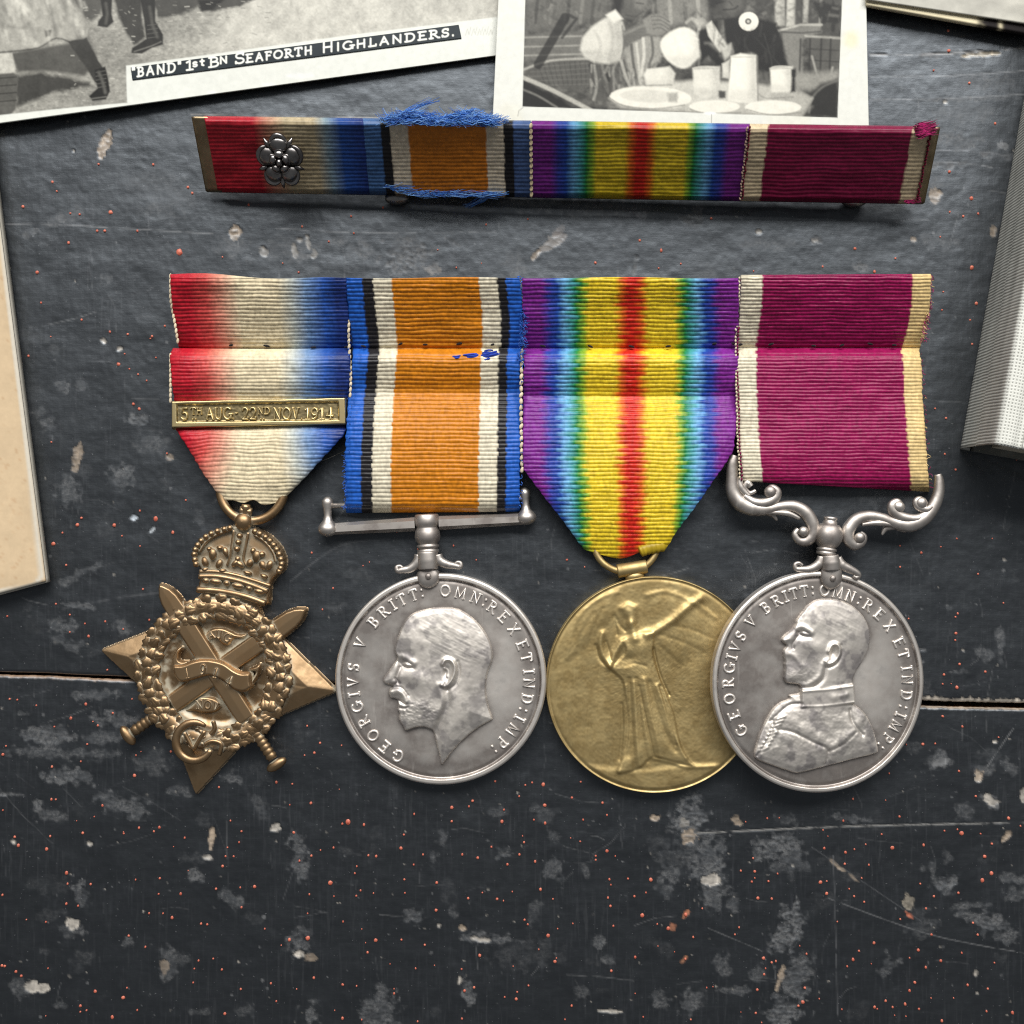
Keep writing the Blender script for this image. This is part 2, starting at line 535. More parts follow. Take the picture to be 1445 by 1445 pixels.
# ------------------------------------------------------------------ lettering
def arc(cx, cy, rx, ry, a0, a1, n=12):
    t = np.radians(np.linspace(a0, a1, n))
    return [(cx + rx * math.cos(a), cy + ry * math.sin(a)) for a in t]
GL = {
 'G': (.88, [arc(.45, .5, .43, .5, 48, 335, 18), [(.84, .08), (.84, .44)], [(.64, .44), (.98, .44)]]),
 'E': (.74, [[(.16, 0), (.16, 1)], [(.02, 1), (.68, 1)], [(.02, 0), (.72, 0)], [(.16, .52), (.52, .52)]]),
 'O': (.96, [arc(.48, .5, .44, .49, 90, 450, 22)]),
 'R': (.82, [[(.14, 0), (.14, 1)], [(0, 1), (.34, 1)] + arc(.36, .75, .26, .25, 90, -90, 9) + [(.14, .5)], [(.36, .5), (.74, .02), (.88, 0)], [(0, 0), (.3, 0)]]),
 'I': (.34, [[(.17, 0), (.17, 1)], [(0, 1), (.34, 1)], [(0, 0), (.34, 0)]]),
 'V': (.84, [[(.1, 1), (.42, 0), (.76, 1)], [(0, 1), (.24, 1)], [(.62, 1), (.88, 1)]]),
 'U': (.82, [[(.12, 1), (.12, .35)] + arc(.4, .32, .28, .32, 180, 360, 10) + [(.68, 1)], [(0, 1), (.24, 1)], [(.56, 1), (.8, 1)]]),
 'S': (.6, [arc(.3, .745, .24, .245, 25, 262, 12) + arc(.3, .25, .26, .25, 82, -155, 12), [(.53, .8), (.53, .96)], [(.05, .2), (.05, .03)]]),
 'B': (.68, [[(.14, 0), (.14, 1)], [(0, 1), (.32, 1)] + arc(.34, .76, .22, .24, 90, -90, 8) + [(.14, .52)], [(.34, .52)] + arc(.36, .26, .27, .26, 90, -90, 9) + [(0, 0)]]),
 'T': (.76, [[(.38, 0), (.38, 1)], [(0, .83), (.02, 1), (.74, 1), (.76, .83)], [(.24, 0), (.52, 0)]]),
 'M': (1.04, [[(.1, 0), (.17, 1), (.52, .08), (.87, 1), (.94, 0)], [(0, 0), (.22, 0)], [(.82, 0), (1.06, 0)]]),
 'N': (.9, [[(.13, 0), (.13, 1), (.76, 0), (.76, 1)], [(0, 0), (.26, 0)], [(.62, 1), (.9, 1)], [(0, 1), (.13, 1)]]),
 'X': (.84, [[(.1, 1), (.74, 0)], [(.74, 1), (.1, 0)], [(0, 1), (.2, 1)], [(.64, 1), (.84, 1)], [(0, 0), (.2, 0)], [(.64, 0), (.86, 0)]]),
 'D': (.86, [[(.14, 0), (.14, 1)], [(0, 1), (.36, 1)] + arc(.38, .5, .42, .5, 90, -90, 14) + [(0, 0)]]),
 'P': (.7, [[(.14, 0), (.14, 1)], [(0, 1), (.34, 1)] + arc(.36, .73, .26, .27, 90, -90, 9) + [(.14, .46)], [(0, 0), (.3, 0)]]),
 'A': (.84, [[(.08, 0), (.42, 1), (.78, 0)], [(.22, .36), (.64, .36)], [(0, 0), (.2, 0)], [(.66, 0), (.9, 0)]]),
 'H': (.86, [[(.14, 0), (.14, 1)], [(.72, 0), (.72, 1)], [(.14, .5), (.72, .5)], [(0, 0), (.28, 0)], [(0, 1), (.28, 1)], [(.58, 0), (.86, 0)], [(.58, 1), (.86, 1)]]),
 'F': (.64, [[(.14, 0), (.14, 1)], [(0, 1), (.6, 1), (.6, .86)], [(.14, .52), (.48, .52)], [(0, 0), (.28, 0)]]),
 'L': (.64, [[(.14, 0), (.14, 1)], [(0, 0), (.6, 0), (.62, .18)], [(0, 1), (.28, 1)]]),
 '1': (.4, [[(.04, .84), (.22, 1), (.22, 0)], [(.04, 0), (.4, 0)]]),
 '2': (.6, [arc(.29, .72, .25, .28, 170, -35, 10) + [(.04, 0), (.58, 0), (.6, .16)]]),
 '4': (.66, [[(.46, 0), (.46, 1), (.04, .3), (.66, .3)], [(.32, 0), (.6, 0)]]),
 '5': (.58, [[(.52, 1), (.12, 1), (.1, .55)] + arc(.28, .31, .27, .31, 120, -150, 12)]),
 '9': (.6, [arc(.3, .68, .25, .31, 0, 360, 14), [(.55, .68), (.5, .25), (.2, 0), (.08, .08)]]),
 ':': (.2, [[(.1, .12), (.1, .2)], [(.1, .72), (.1, .8)]]),
 '.': (.2, [[(.1, 0), (.1, .07)]]),
 '-': (.34, [[(.04, .45), (.3, .45)]]),
 '"': (.3, [[(.06, 1.05), (.06, .82)], [(.24, 1.05), (.24, .82)]]),
 's': (.44, [arc(.22, .42, .17, .14, 30, 265, 8) + arc(.22, .14, .18, .14, 85, -150, 8)]),
 't': (.4, [[(.2, .8), (.2, .08), (.34, .02)], [(.04, .56), (.38, .56)]]),
 '_': (.5, [[(0, -.05), (.5, -.05)]]),
}

def strip(pts2, w, h, fr, base):
    """raised stroke with a rounded section along px points"""
    P = np.asarray(pts2, float)
    if len(P) < 2: return None
    T = np.gradient(P, axis=0); L = np.linalg.norm(T, axis=1)[:, None] + 1e-9; T /= L
    P2 = np.vstack([P[:1] - T[:1] * w * .42, P[:1] - T[:1] * w * .2, P, P[-1:] + T[-1:] * w * .2, P[-1:] + T[-1:] * w * .42])
    T2 = np.vstack([T[:1], T[:1], T, T[-1:], T[-1:]])
    nrm = np.stack([-T2[:, 1], T2[:, 0]], 1)
    n = len(P2)
    hs = np.ones(n); hs[0] = hs[-1] = 0.0
    ws = np.ones(n); ws[0] = ws[-1] = 0.7
    cs = [(-.62, -.5), (-.5, .45), (-.28, .9), (0, 1), (.28, .9), (.5, .45), (.62, -.5)]
    V = []
    for a, b in cs:
        q = P2 + nrm * (a * w * ws)[:, None]
        V.append(fr(q[:, 0], q[:, 1], base + b * h * np.where(b > 0, hs, 1)))
    V = np.stack(V, 1).reshape(-1, 3)
    k = len(cs); F = []
    for i in range(n - 1):
        for j in range(k - 1):
            F.append((i * k + j, (i + 1) * k + j, (i + 1) * k + j + 1, i * k + j + 1))
    return V, F

def dens(pl, n=3):
    pl = np.asarray(pl, float)
    o = [pl[0]]
    for a, b in zip(pl[:-1], pl[1:]):
        for t in range(1, n + 1): o.append(a + (b - a) * t / n)
    return np.array(o)

def letter(ch, place, w, h, fr, base, mat, parent, name='letter'):
    A = Acc()
    for st in GL[ch][1]:
        q = np.array([place(*p) for p in st])
        small = len(st) == 2 and abs(st[0][1] - st[1][1]) < .02 and abs(st[0][0] - st[1][0]) < .34 and st[0][1] in (0, 1)
        r = strip(q, w * (.55 if small else 1), h * (.7 if small else 1), fr, base)
        if r: A.add(*r)
    return A.obj(name, mat, parent)

def ring_text(items, cx, cy, r, cap, w, h, fr, base, mat, parent):
    for ch, ang in items:
        a = math.radians(ang); wd = GL[ch][0]
        def place(gx, gy):
            rr = r + (gy - .5) * cap
            aa = a + (gx - wd / 2) * cap * 0.93 / r
            return (cx + rr * math.sin(aa), cy - rr * math.cos(aa))
        letter(ch, place, w, h, fr, base, M['letter'], parent)

# ================================================================== TABLE TOP
def gap_y(x): return 950 + (x / 1445.0) * 46 + 2.0 * np.sin(x / 170.0) + 2.5 * (vnoise(x / 60, x * 0, 3) - .5)
def gap_w(x): return 4.0 + 3.0 * smooth(700, 1300, x) + 1.2 * (vnoise(x / 45, x * 0 + 4, 2) - .5)

table = thing('tabletop', 'old black painted wooden tabletop', 'tabletop', (0, 0, 0))
del table['category']; table['kind'] = 'structure'

REDS = []
def reds(x0, y0, k, pts):
    for p in pts: REDS.append((x0 + p[0] / k, y0 + p[1] / k, (p[2] if len(p) > 2 else 7) / k))
reds(0, 1000, 2.89, [(290,38,10),(25,152,8),(12,187,8),(460,18),(355,145),(400,68,5),(555,190,8),(575,175,5),(212,237,9),(330,215,6),(548,273,9),(697,175,7),(210,370,9),(228,370,5),(12,414,7),(418,395,10),(385,440,5),(313,457,4),(60,523,7),(75,558,14),(205,520,9),(190,573,9),(338,507,8),(567,486,10),(650,484,13),(628,500,6),(505,509,6),(272,670,10),(276,714,6),(370,716,10),(10,760,6),(270,796,9),(187,870,8),(108,860,4),(647,756,6),(737,755,11),(665,835,7),(702,852,10),(652,692,6),(940,457,8),(893,320,8),(985,500,6),(975,545,6),(928,566,5),(920,602,7),(953,602,8),(908,642,9),(768,660,4),(1038,726,10),(980,729,8),(881,735,6),(985,810,7),(820,877,6),(845,880,6),(1253,70,8),(1282,180,9),(1305,140,9),(1242,190,5),(1393,150,7),(1127,300,12),(1192,307,7),(1268,385,8),(1182,392,7),(1420,463,13),(1396,470,6),(1198,505,8),(1307,577,6),(1360,567,6),(1270,600,7),(1221,621,6),(1347,711,13),(1262,757,6),(1362,765,5),(1255,937,11),(1180,943,8),(1147,965,5),(593,972,8),(525,926,6),(8,1048,9),(20,1050,7),(65,1072,7),(87,1090,7),(196,1059,6),(388,1153,9),(328,1212,8),(353,1230,7),(328,1236,6),(458,1258,10),(502,1179,11),(518,1138,7),(560,1229,6),(810,1027,7),(870,1019,7),(793,1060,7),(905,1064,6),(788,1117,5),(1105,1120,6),(1127,1193,6),(1280,1098,7),(917,1244,9),(1210,1143,5),(1397,1263,8),(1365,1230,4),(1397,1125,6)])
reds(480, 1080, 2.89, [(32,232,14),(97,243,8),(302,199,8),(455,172,14),(455,228,9),(540,145,9),(632,65,8),(755,80,6),(783,70,9),(828,78,11),(730,126,7),(525,168,6),(668,181,9),(660,230,11),(834,163,9),(836,236,8),(790,222,7),(945,132,6),(981,67,7),(1070,153,8),(1088,203,6),(991,222,6),(260,283,8),(248,338,9),(147,370,12),(115,367,6),(338,364,7),(498,364,8),(561,377,8),(617,333,7),(744,288,6),(750,314,8),(731,364,10),(795,392,8),(682,404,7),(300,405,5),(68,412,6),(60,440,6),(262,465,6),(264,520,7),(83,510,6),(66,532,6),(136,521,6),(580,519,6),(522,542,7),(640,545,8),(666,552,7),(702,515,6),(817,506,9),(868,545,5),(391,591,8),(752,630,9),(765,648,8),(848,694,10),(887,666,6),(949,645,5),(940,296,6),(979,310,6),(1088,349,9),(1042,369,6),(1042,385,6),(1122,370,5),(1098,465,6),(1104,487,6),(1174,462,6),(1267,467,10),(1247,519,7),(1200,534,7),(1092,540,7),(1102,574,7),(1232,612,11),(1293,647,6),(1296,737,5),(1114,655,7),(1338,665,11),(1410,610,10),(145,713,14),(112,763,8),(104,723,5),(250,711,6),(88,667,5),(12,637,6),(308,828,6),(385,815,5),(495,831,6),(569,776,8),(876,800,9),(882,786,5),(810,750,6),(1106,838,8),(1203,782,10),(1408,790,9),(220,930,7),(220,911,5),(67,900,6),(12,895,5),(507,920,8),(671,945,6),(718,953,8),(722,924,6),(944,981,9),(768,898,5),(917,1036,6),(1236,1026,7),(1203,930,5),(10,1030,7),(88,1037,7),(316,1044,7),(1430,1037,6)])
reds(945, 1000, 2.89, [(1115,32,7),(1194,73,7),(1032,146,7),(1082,143,4),(965,147,4),(1180,255,7),(895,264,5),(1248,357,6),(747,368,6),(880,373,6),(398,447,7),(447,445,5),(708,457,8),(937,440,7),(1382,447,12),(1430,478,8),(625,495,8),(645,520,5),(1173,492,7),(1190,508,11),(1120,498,5),(864,512,6),(1268,510,6),(630,569,10),(717,586,8),(753,573,5),(908,567,12),(1035,556,9),(1314,551,7),(1285,604,11),(340,610,8),(347,664,8),(290,661,6),(440,673,6),(335,706,6),(714,633,6),(812,637,7),(615,708,13),(640,754,10),(640,703,5),(1312,672,11),(1275,700,12),(1177,751,8),(732,735,5),(752,765,6),(793,788,6),(1022,714,6),(1077,765,7),(360,773,8),(416,775,7),(133,815,6),(1045,815,6),(683,868,5),(940,858,7),(283,892,6),(266,921,6),(96,932,7),(833,955,9),(772,988,8),(748,1024,8),(724,1051,6),(822,1040,5),(978,1016,6),(1014,985,7),(1044,1055,8),(1106,1028,7),(1256,922,9),(530,967,6),(558,1000,7),(383,1018,8),(416,1035,8),(433,1030,6),(391,1059,6),(385,1083,7),(357,1146,9),(551,1139,8),(151,1138,5),(543,1197,9),(525,1212,8),(610,1183,5),(1000,1117,8),(978,1150,9),(880,1191,8),(835,1217,8),(846,1224,6),(909,1217,7),(917,1250,5),(960,1205,9),(1016,1224,7),(963,1254,5),(702,1226,6),(1215,1127,8),(1297,1142,8),(1324,1036,6),(1292,1234,7),(1398,1240,9),(1110,1273,9),(375,1280,6),(351,1241,6),(86,1267,6)])
reds(0, 160, 2.063, [(287,148,6),(446,149,7),(153,200,6),(547,215,7),(560,232,5),(67,272,8),(205,291,5),(232,294,6),(322,288,8),(400,342,7),(283,342,5),(305,342,6),(200,377,7),(522,404,11),(108,463,6),(120,551,5),(238,601,7),(320,636,6),(372,643,5),(148,650,4),(443,649,5),(480,619,5),(454,711,5),(83,706,5),(345,730,7),(363,700,5),(377,744,5),(402,760,5),(427,778,5),(388,846,5),(405,860,6),(150,957,4),(486,990,6),(407,1157,6),(453,1180,9),(503,1220,10),(237,1178,5),(225,1198,6),(182,1221,5),(332,1199,7),(355,1230,5),(155,1253,8),(193,1315,5),(416,1385,6),(163,1428,5),(541,1126,4)])
reds(0, 840, 4.817, [(380,58,14),(475,132,10),(716,178,12),(1015,167,14),(1112,155,9),(475,250,13),(838,230,8),(602,278,14),(66,705,12),(118,710,9),(482,835,17),(583,740,14),(767,800,11),(665,885,11),(632,858,7),(898,705,10),(42,1025,12),(595,1013,10)])
reds(1250, 840, 5.56, [(922,60,14),(563,143,14),(546,170,12),(178,183,10),(550,298,14),(545,352,12),(578,540,16),(456,622,14),(446,696,9),(512,694,7),(780,600,16),(558,724,18),(446,950,14),(600,1030,12),(290,1168,14),(388,1162,8),(160,1168,6),(573,1380,15)])
reds(250, 270, 2.627, [(265,50,6),(645,92,7),(562,186,7),(450,300,7),(168,244,5),(12,228,10),(655,155,5),(966,217,6),(1035,283,5),(1128,267,5),(1145,123,6),(1300,103,5),(763,60,5),(463,130,6)])
reds(800, 270, 2.24, [(90,226,8),(230,155,7),(298,187,8),(360,229,6),(290,243,4),(910,181,9),(808,238,5),(972,254,8),(590,252,5),(456,86,5),(1280,240,8),(1300,72,6),(1280,22,7),(1210,65,5),(1038,212,4)])
reds(1300, 0, 2.064, [(80,148,8),(78,90,6),(140,242,5),(36,205,5),(215,360,5),(82,500,7),(146,578,8),(122,630,5),(165,622,5),(147,780,7),(160,884,7),(142,932,5),(60,903,4),(148,1002,5),(64,850,4),(55,690,4),(100,1368,5),(72,1218,4),(40,1190,4)])
for q in [(640,770),(672,790),(660,860),(800,790),(825,800),(1270,770),(1300,780),(1270,800),(1350,760),(1400,760),(1380,810),(560,750),(590,775),(470,830),(455,860),(120,880),(440,780)]:
    REDS.append((q[0], q[1], 2.2))
for _ in range(70):
    REDS.append((rng.uniform(0, 1445), 1445 - abs(rng.normal(0, 520)), abs(rng.normal(0, .7)) + 1.1))

def plank_mesh(which):
    xs = np.concatenate([np.arange(-300, -8, 24), np.arange(-8, 1454, 2.0), np.arange(1454, 1760, 24)])
    if which == 0:
        ys0 = np.concatenate([np.linspace(0, .20, 12)[:-1], np.linspace(.20, 1, 478)])
        T = ys0; top, far = -260.0, 0
    else:
        T = np.concatenate([np.linspace(0, .655, 255)[:-1], np.linspace(.655, 1, 14)])
    X = np.tile(xs, (len(T), 1))
    g = gap_y(xs); w = gap_w(xs) / 2
    if which == 0:
        edge = g - w - 1.0 * np.abs(vnoise(xs / 3.1, xs * 0, 8) - .5) * 2 * smooth(600, 1250, xs)
        Y = -260 + (edge + 260)[None, :] * T[:, None]
    else:
        edge = g + w + 0.8 * (vnoise(xs / 3.1, xs * 0, 9) - .5)
        Y = edge[None, :] + (1720 - edge)[None, :] * T[:, None]
    return X, Y, edge, xs

GREY = (0.115, 0.115, 0.118); LG = (0.20, 0.20, 0.20); TAN = (0.46, 0.36, 0.26); PALE = (0.55, 0.50, 0.43)
def wear_marks(p):
    def z(x0, y0, k, L, f):
        for q in L: f(x0 + q[0] / k, y0 + q[1] / k, q[2] / k, q[3] / k, *q[4:])
    def scuff(x, y, rx, ry, ang=0, al=.5, c=GREY):
        p.ell(x, y, rx, ry, (.03, .03, .031), ang=ang, soft=min(rx, ry) * .35 + .8, rag=min(rx, ry) * 1.25 + 1.5, ragscale=8, alpha=al, grain=.45, r=.55)
    def chip(x, y, rx, ry, ang=0, c=TAN, al=.95):
        p.ell(x, y, rx, ry, c, ang=ang, soft=1.3, rag=min(rx, ry) * .7 + .6, ragscale=6, alpha=al, r=.4, grain=.35)
    z(0, 1000, 2.89, [(190,110,110,30,4,.75),(440,115,80,20,0,.4),(250,180,240,20,2,.5),(280,275,105,28,6,.7),(50,352,60,6,2,.9),(200,430,70,22,14,.6),(500,395,105,34,10,.65),(735,335,45,22,5,.5),(940,280,50,20,8,.5),(460,45,90,25,6,.6),(1215,600,30,95,-8,.75),(800,680,25,22,0,.7),(945,775,55,22,20,.6),(330,755,28,42,0,.65),(1220,950,45,45,0,.7),(290,905,55,22,10,.5),(330,1030,40,40,0,.25),(685,1040,30,65,0,.55),(740,1015,30,25,0,.4),(520,945,18,18,0,.6),(245,1205,22,24,0,.6),(90,1140,50,32,0,.5),(1270,1240,35,35,0,.7),(815,1238,35,14,0,.5),(1000,1230,40,22,0,.3),(150,385,18,14,0,.7),(620,220,70,40,0,.3),(1060,400,60,20,55,.3)], scuff)
    z(0, 1000, 2.89, [(298,880,28,24,20,PALE),(148,1138,48,24,5,PALE),(862,530,12,46,6,TAN),(845,607,20,10,0,PALE),(1122,490,22,18,0,PALE),(1218,1000,19,16,0,PALE),(1268,1015,24,14,0,TAN,.5),(672,1055,18,30,0,TAN,.45),(55,545,9,10,0,PALE),(365,550,8,8,0,PALE)], chip)
    z(480, 1080, 2.89, [(870,430,32,38,-20,.55),(418,300,20,36,0,.5),(380,380,16,36,0,.5),(885,290,30,22,0,.35),(300,620,45,24,10,.7),(660,365,24,16,0,.7),(525,915,26,48,0,.8),(160,1010,60,70,0,.7),(1330,440,40,34,0,.6),(1320,510,30,26,0,.4),(1090,795,24,18,0,.6),(1060,725,18,24,0,.6),(1000,430,14,26,-25,.4),(790,600,18,50,25,.4),(560,690,30,16,0,.7),(620,710,130,14,2,.7),(175,920,18,16,0,.5),(990,920,30,22,0,.4),(1420,970,24,40,0,.6),(1300,950,40,30,20,.5),(820,200,40,30,0,.35),(640,190,40,16,0,.35),(460,600,20,16,0,.4),(760,770,140,50,0,.2)], scuff)
    z(480, 1080, 2.89, [(487,875,9,18,0,PALE),(404,655,6,9,0,PALE),(1100,1003,52,6,3,PALE),(575,710,40,9,8,PALE),(1285,213,20,10,0,TAN),(500,665,16,9,30,TAN)], chip)
    z(945, 1000, 2.89, [(90,440,60,80,20,.9),(160,650,60,130,0,.7),(180,780,36,40,0,.6),(60,560,60,60,0,.5),(440,570,100,50,-5,.75),(480,640,80,30,0,.5),(480,900,42,110,18,.95),(520,1090,50,100,10,.8),(480,1230,60,60,20,.85),(1120,705,55,30,-6,.9),(1230,805,80,16,-6,.6),(1220,840,50,18,10,.6),(1310,870,60,40,15,.8),(1370,930,55,26,15,.6),(1400,690,60,18,10,.6),(1410,760,40,30,0,.5),(1100,210,38,30,0,.6),(1390,240,38,22,40,.5),(1310,380,45,22,35,.7),(1060,650,24,20,0,.4),(1195,420,36,26,0,.4),(210,1050,30,40,0,.5),(90,1200,36,50,0,.6),(270,1150,60,16,0,.5),(255,795,22,30,0,.5),(360,1080,20,36,10,.5),(480,455,45,24,0,.5),(730,445,90,14,6,.6),(1130,600,20,24,0,.4),(900,1050,30,40,30,.6),(1020,880,50,50,0,.3),(1280,255,34,20,0,.6)], scuff)
    z(945, 1000, 2.89, [(80,520,30,34,25,TAN,.8),(60,470,24,20,0,PALE,.5),(170,700,36,24,0,PALE,.8),(275,460,24,16,40,TAN,.6),(972,790,26,36,0,(.3,.26,.2),.9),(978,842,7,24,-45,(.55,.16,.08)),(450,1100,12,60,14,TAN,.8),(1258,275,16,22,0,PALE),(1310,372,34,16,40,PALE,.8),(1375,520,10,32,40,TAN,.8),(1248,1078,8,14,0,PALE),(685,640,8,40,-50,TAN,.7),(750,690,6,30,-50,TAN,.6),(1445,350,14,30,0,PALE,.7),(1100,225,30,12,-12,LG,.9),(65,840,9,24,35,(.5,.2,.1),.8),(60,1020,8,20,35,(.45,.2,.1),.7),(10,890,14,16,0,(.5,.2,.1),.7)], chip)
    z(250, 270, 2.627, [(215,155,22,26,0,TAN,.7),(320,220,14,20,-20,PALE,.6),(435,220,12,28,-8,PALE,.7),(455,180,10,9,0,PALE,.6),(485,190,10,30,-10,PALE,.6),(510,235,14,18,0,PALE,.5),(465,240,30,9,0,LG,.6),(1390,190,60,20,-35,(.3,.26,.22),.7),(1330,235,24,9,-45,TAN,.6),(1420,150,24,24,0,(.25,.22,.2),.6),(950,290,26,20,0,(.24,.21,.18),.6)], chip)
    z(250, 270, 2.627, [(860,240,80,60,0,.8),(850,190,60,26,-10,.6),(680,215,40,26,10,.6),(1250,265,40,34,0,.5),(1010,180,40,9,30,.7),(600,185,28,12,0,.5),(200,210,60,30,0,.4),(1300,40,120,30,0,.5),(420,215,100,40,0,.35)], scuff)
    z(800, 270, 2.24, [(395,80,30,26,0,.9),(215,235,7,28,10,.9),(930,235,18,16,0,.7),(790,155,14,10,0,.9),(120,60,150,26,0,.35),(640,165,90,16,0,.4),(1180,160,60,20,10,.4)], scuff)
    z(800, 270, 2.24, [(605,128,10,6,0,PALE),(785,156,10,7,0,PALE,.7),(1170,8,14,10,0,TAN,.7),(1095,152,10,7,0,TAN,.6)], chip)
    z(0, 160, 2.063, [(190,305,50,16,-25,.55),(90,350,22,9,-15,.6),(185,800,20,14,0,.6),(235,790,16,12,0,.4),(400,890,30,14,0,.75),(140,905,24,16,0,.4),(355,1055,34,26,-20,.6),(200,1100,28,36,0,.5),(310,480,12,12,0,.6),(480,240,60,50,0,.25),(230,1340,70,12,-25,.45),(450,960,50,24,0,.35),(400,200,50,30,0,.2),(105,870,26,12,0,.4)], scuff)
    z(0, 160, 2.063, [(305,90,14,42,22,TAN,.75),(225,1000,12,48,12,TAN,.6),(388,1177,11,5,-10,(.5,.55,.6)),(443,1213,10,4,-50,(.45,.48,.5)),(300,662,8,5,30,PALE,.8),(350,685,7,6,0,PALE,.8),(495,1000,12,8,0,TAN,.7)], chip)
    z(0, 840, 4.817, [(430,205,80,45,5,.6),(540,70,110,18,6,.7),(810,225,55,40,0,.5),(520,340,70,30,-8,.5),(650,670,170,28,-2,.5),(780,840,140,36,5,.55),(330,950,170,55,4,.55),(680,975,120,30,0,.5),(170,810,50,16,0,.5),(400,300,40,26,0,.4)], scuff)
    z(1250, 840, 5.56, [(900,380,28,150,0,.55),(770,460,80,40,12,.5),(580,600,70,16,0,.8),(270,430,40,8,4,.7),(270,520,40,10,4,.7),(490,95,24,20,0,.4),(430,1300,90,50,0,.55),(960,1340,70,40,30,.5),(810,1370,50,36,0,.6)], scuff)
    z(1250, 840, 5.56, [(430,1310,70,24,-15,LG,.8),(730,1410,36,40,0,TAN,.8),(855,1150,14,9,0,PALE),(605,428,12,9,0,PALE,.8)], chip)
    z(1300, 0, 2.064, [(60,160,80,7,-4,.7),(200,240,90,20,0,.35),(150,290,140,6,-2,.6),(110,410,60,22,0,.6),(230,455,60,10,3,.7),(80,480,70,9,-4,.7),(40,550,20,40,0,.6),(120,330,80,30,0,.4)], scuff)
    z(1300, 0, 2.064, [(170,160,60,6,-4,(.5,.42,.3),.8),(40,570,14,26,0,TAN,.6),(70,298,6,5,0,PALE),(210,675,10,16,0,TAN,.6),(240,425,16,12,0,LG,.7)], chip)
    # long cracks and scratches
    for pts, w, c, al in [([(980,1176),(1200,1166),(1445,1161)],2.0,(.3,.29,.27),.8), ([(0,317),(60,316),(170,322),(300,330)],1.6,LG,.7), ([(390,322),(470,327),(560,329),(700,327)],1.6,LG,.7), ([(1228,78),(1330,76),(1445,68)],2.2,(.34,.32,.3),.8), ([(1228,108),(1340,107),(1445,100)],1.8,LG,.7), ([(1228,141),(1340,139),(1445,133)],1.8,LG,.7), ([(1310,212),(1380,214),(1425,221)],2.0,GREY,.8), ([(1305,232),(1350,229),(1400,236)],1.8,LG,.6), ([(270,162),(520,166),(690,168)],1.6,(.3,.26,.22),.6), ([(1170,1268),(1310,1318),(1445,1345)],1.3,LG,.6), ([(1176,1000+600/2.89),(1180,1000+1000/2.89),(1182,1445)],1.3,GREY,.7), ([(1000,1310),(1075,1342)],1.1,LG,.5), ([(1145,1195),(1300,1300)],1.0,GREY,.6), ([(1430,1028),(1393,1082)],1.6,LG,.7), ([(410,820),(480,770),(560,760)],2.2,GREY,.5), ([(40,870),(160,845),(240,835)],3.0,GREY,.35), ([(300,880),(420,860)],2.0,GREY,.4), ([(500,700),(470,740)],1.2,LG,.5)]:
        p.line(pts, w, c, alpha=al, sm=6, brk=.40, r=.2)
    r2 = np.random.RandomState(5)
    for _ in range(330):       # fine short scratches, most along or across the grain
        x = r2.uniform(0, 1445); y = r2.uniform(90, 1445)
        L = abs(r2.normal(0, 22)) + 5
        a = math.radians(r2.choice([90 + r2.normal(0, 7), r2.normal(0, 10), r2.uniform(0, 180)], p=[.5, .3, .2]))
        b = r2.normal(0, .12)
        pts = [(x, y), (x + L * math.cos(a), y - L * math.sin(a)), (x + 2 * L * math.cos(a + b), y - 2 * L * math.sin(a + b))]
        p.line(pts, r2.uniform(.7, 1.3), LG if r2.rand() < .5 else GREY, alpha=r2.uniform(.12, .5), brk=.38)
    for _ in range(650):       # pinhead pits and dust
        x = r2.uniform(0, 1445); y = 1445 - abs(r2.normal(0, 620))
        s = abs(r2.normal(0, .55)) + .6
        p.ell(x, y, s, s * r2.uniform(.5, 1.6), PALE if r2.rand() < .3 else LG, ang=r2.uniform(0, 180), soft=.8, alpha=r2.uniform(.15, .7))
    for _ in range(160):       # faint rubbed patches
        x = r2.uniform(0, 1445); y = r2.uniform(180, 1445)
        scuff(x, y, abs(r2.normal(0, 11)) + 4, abs(r2.normal(0, 7)) + 3, r2.uniform(-20, 20), r2.uniform(.04, .22))

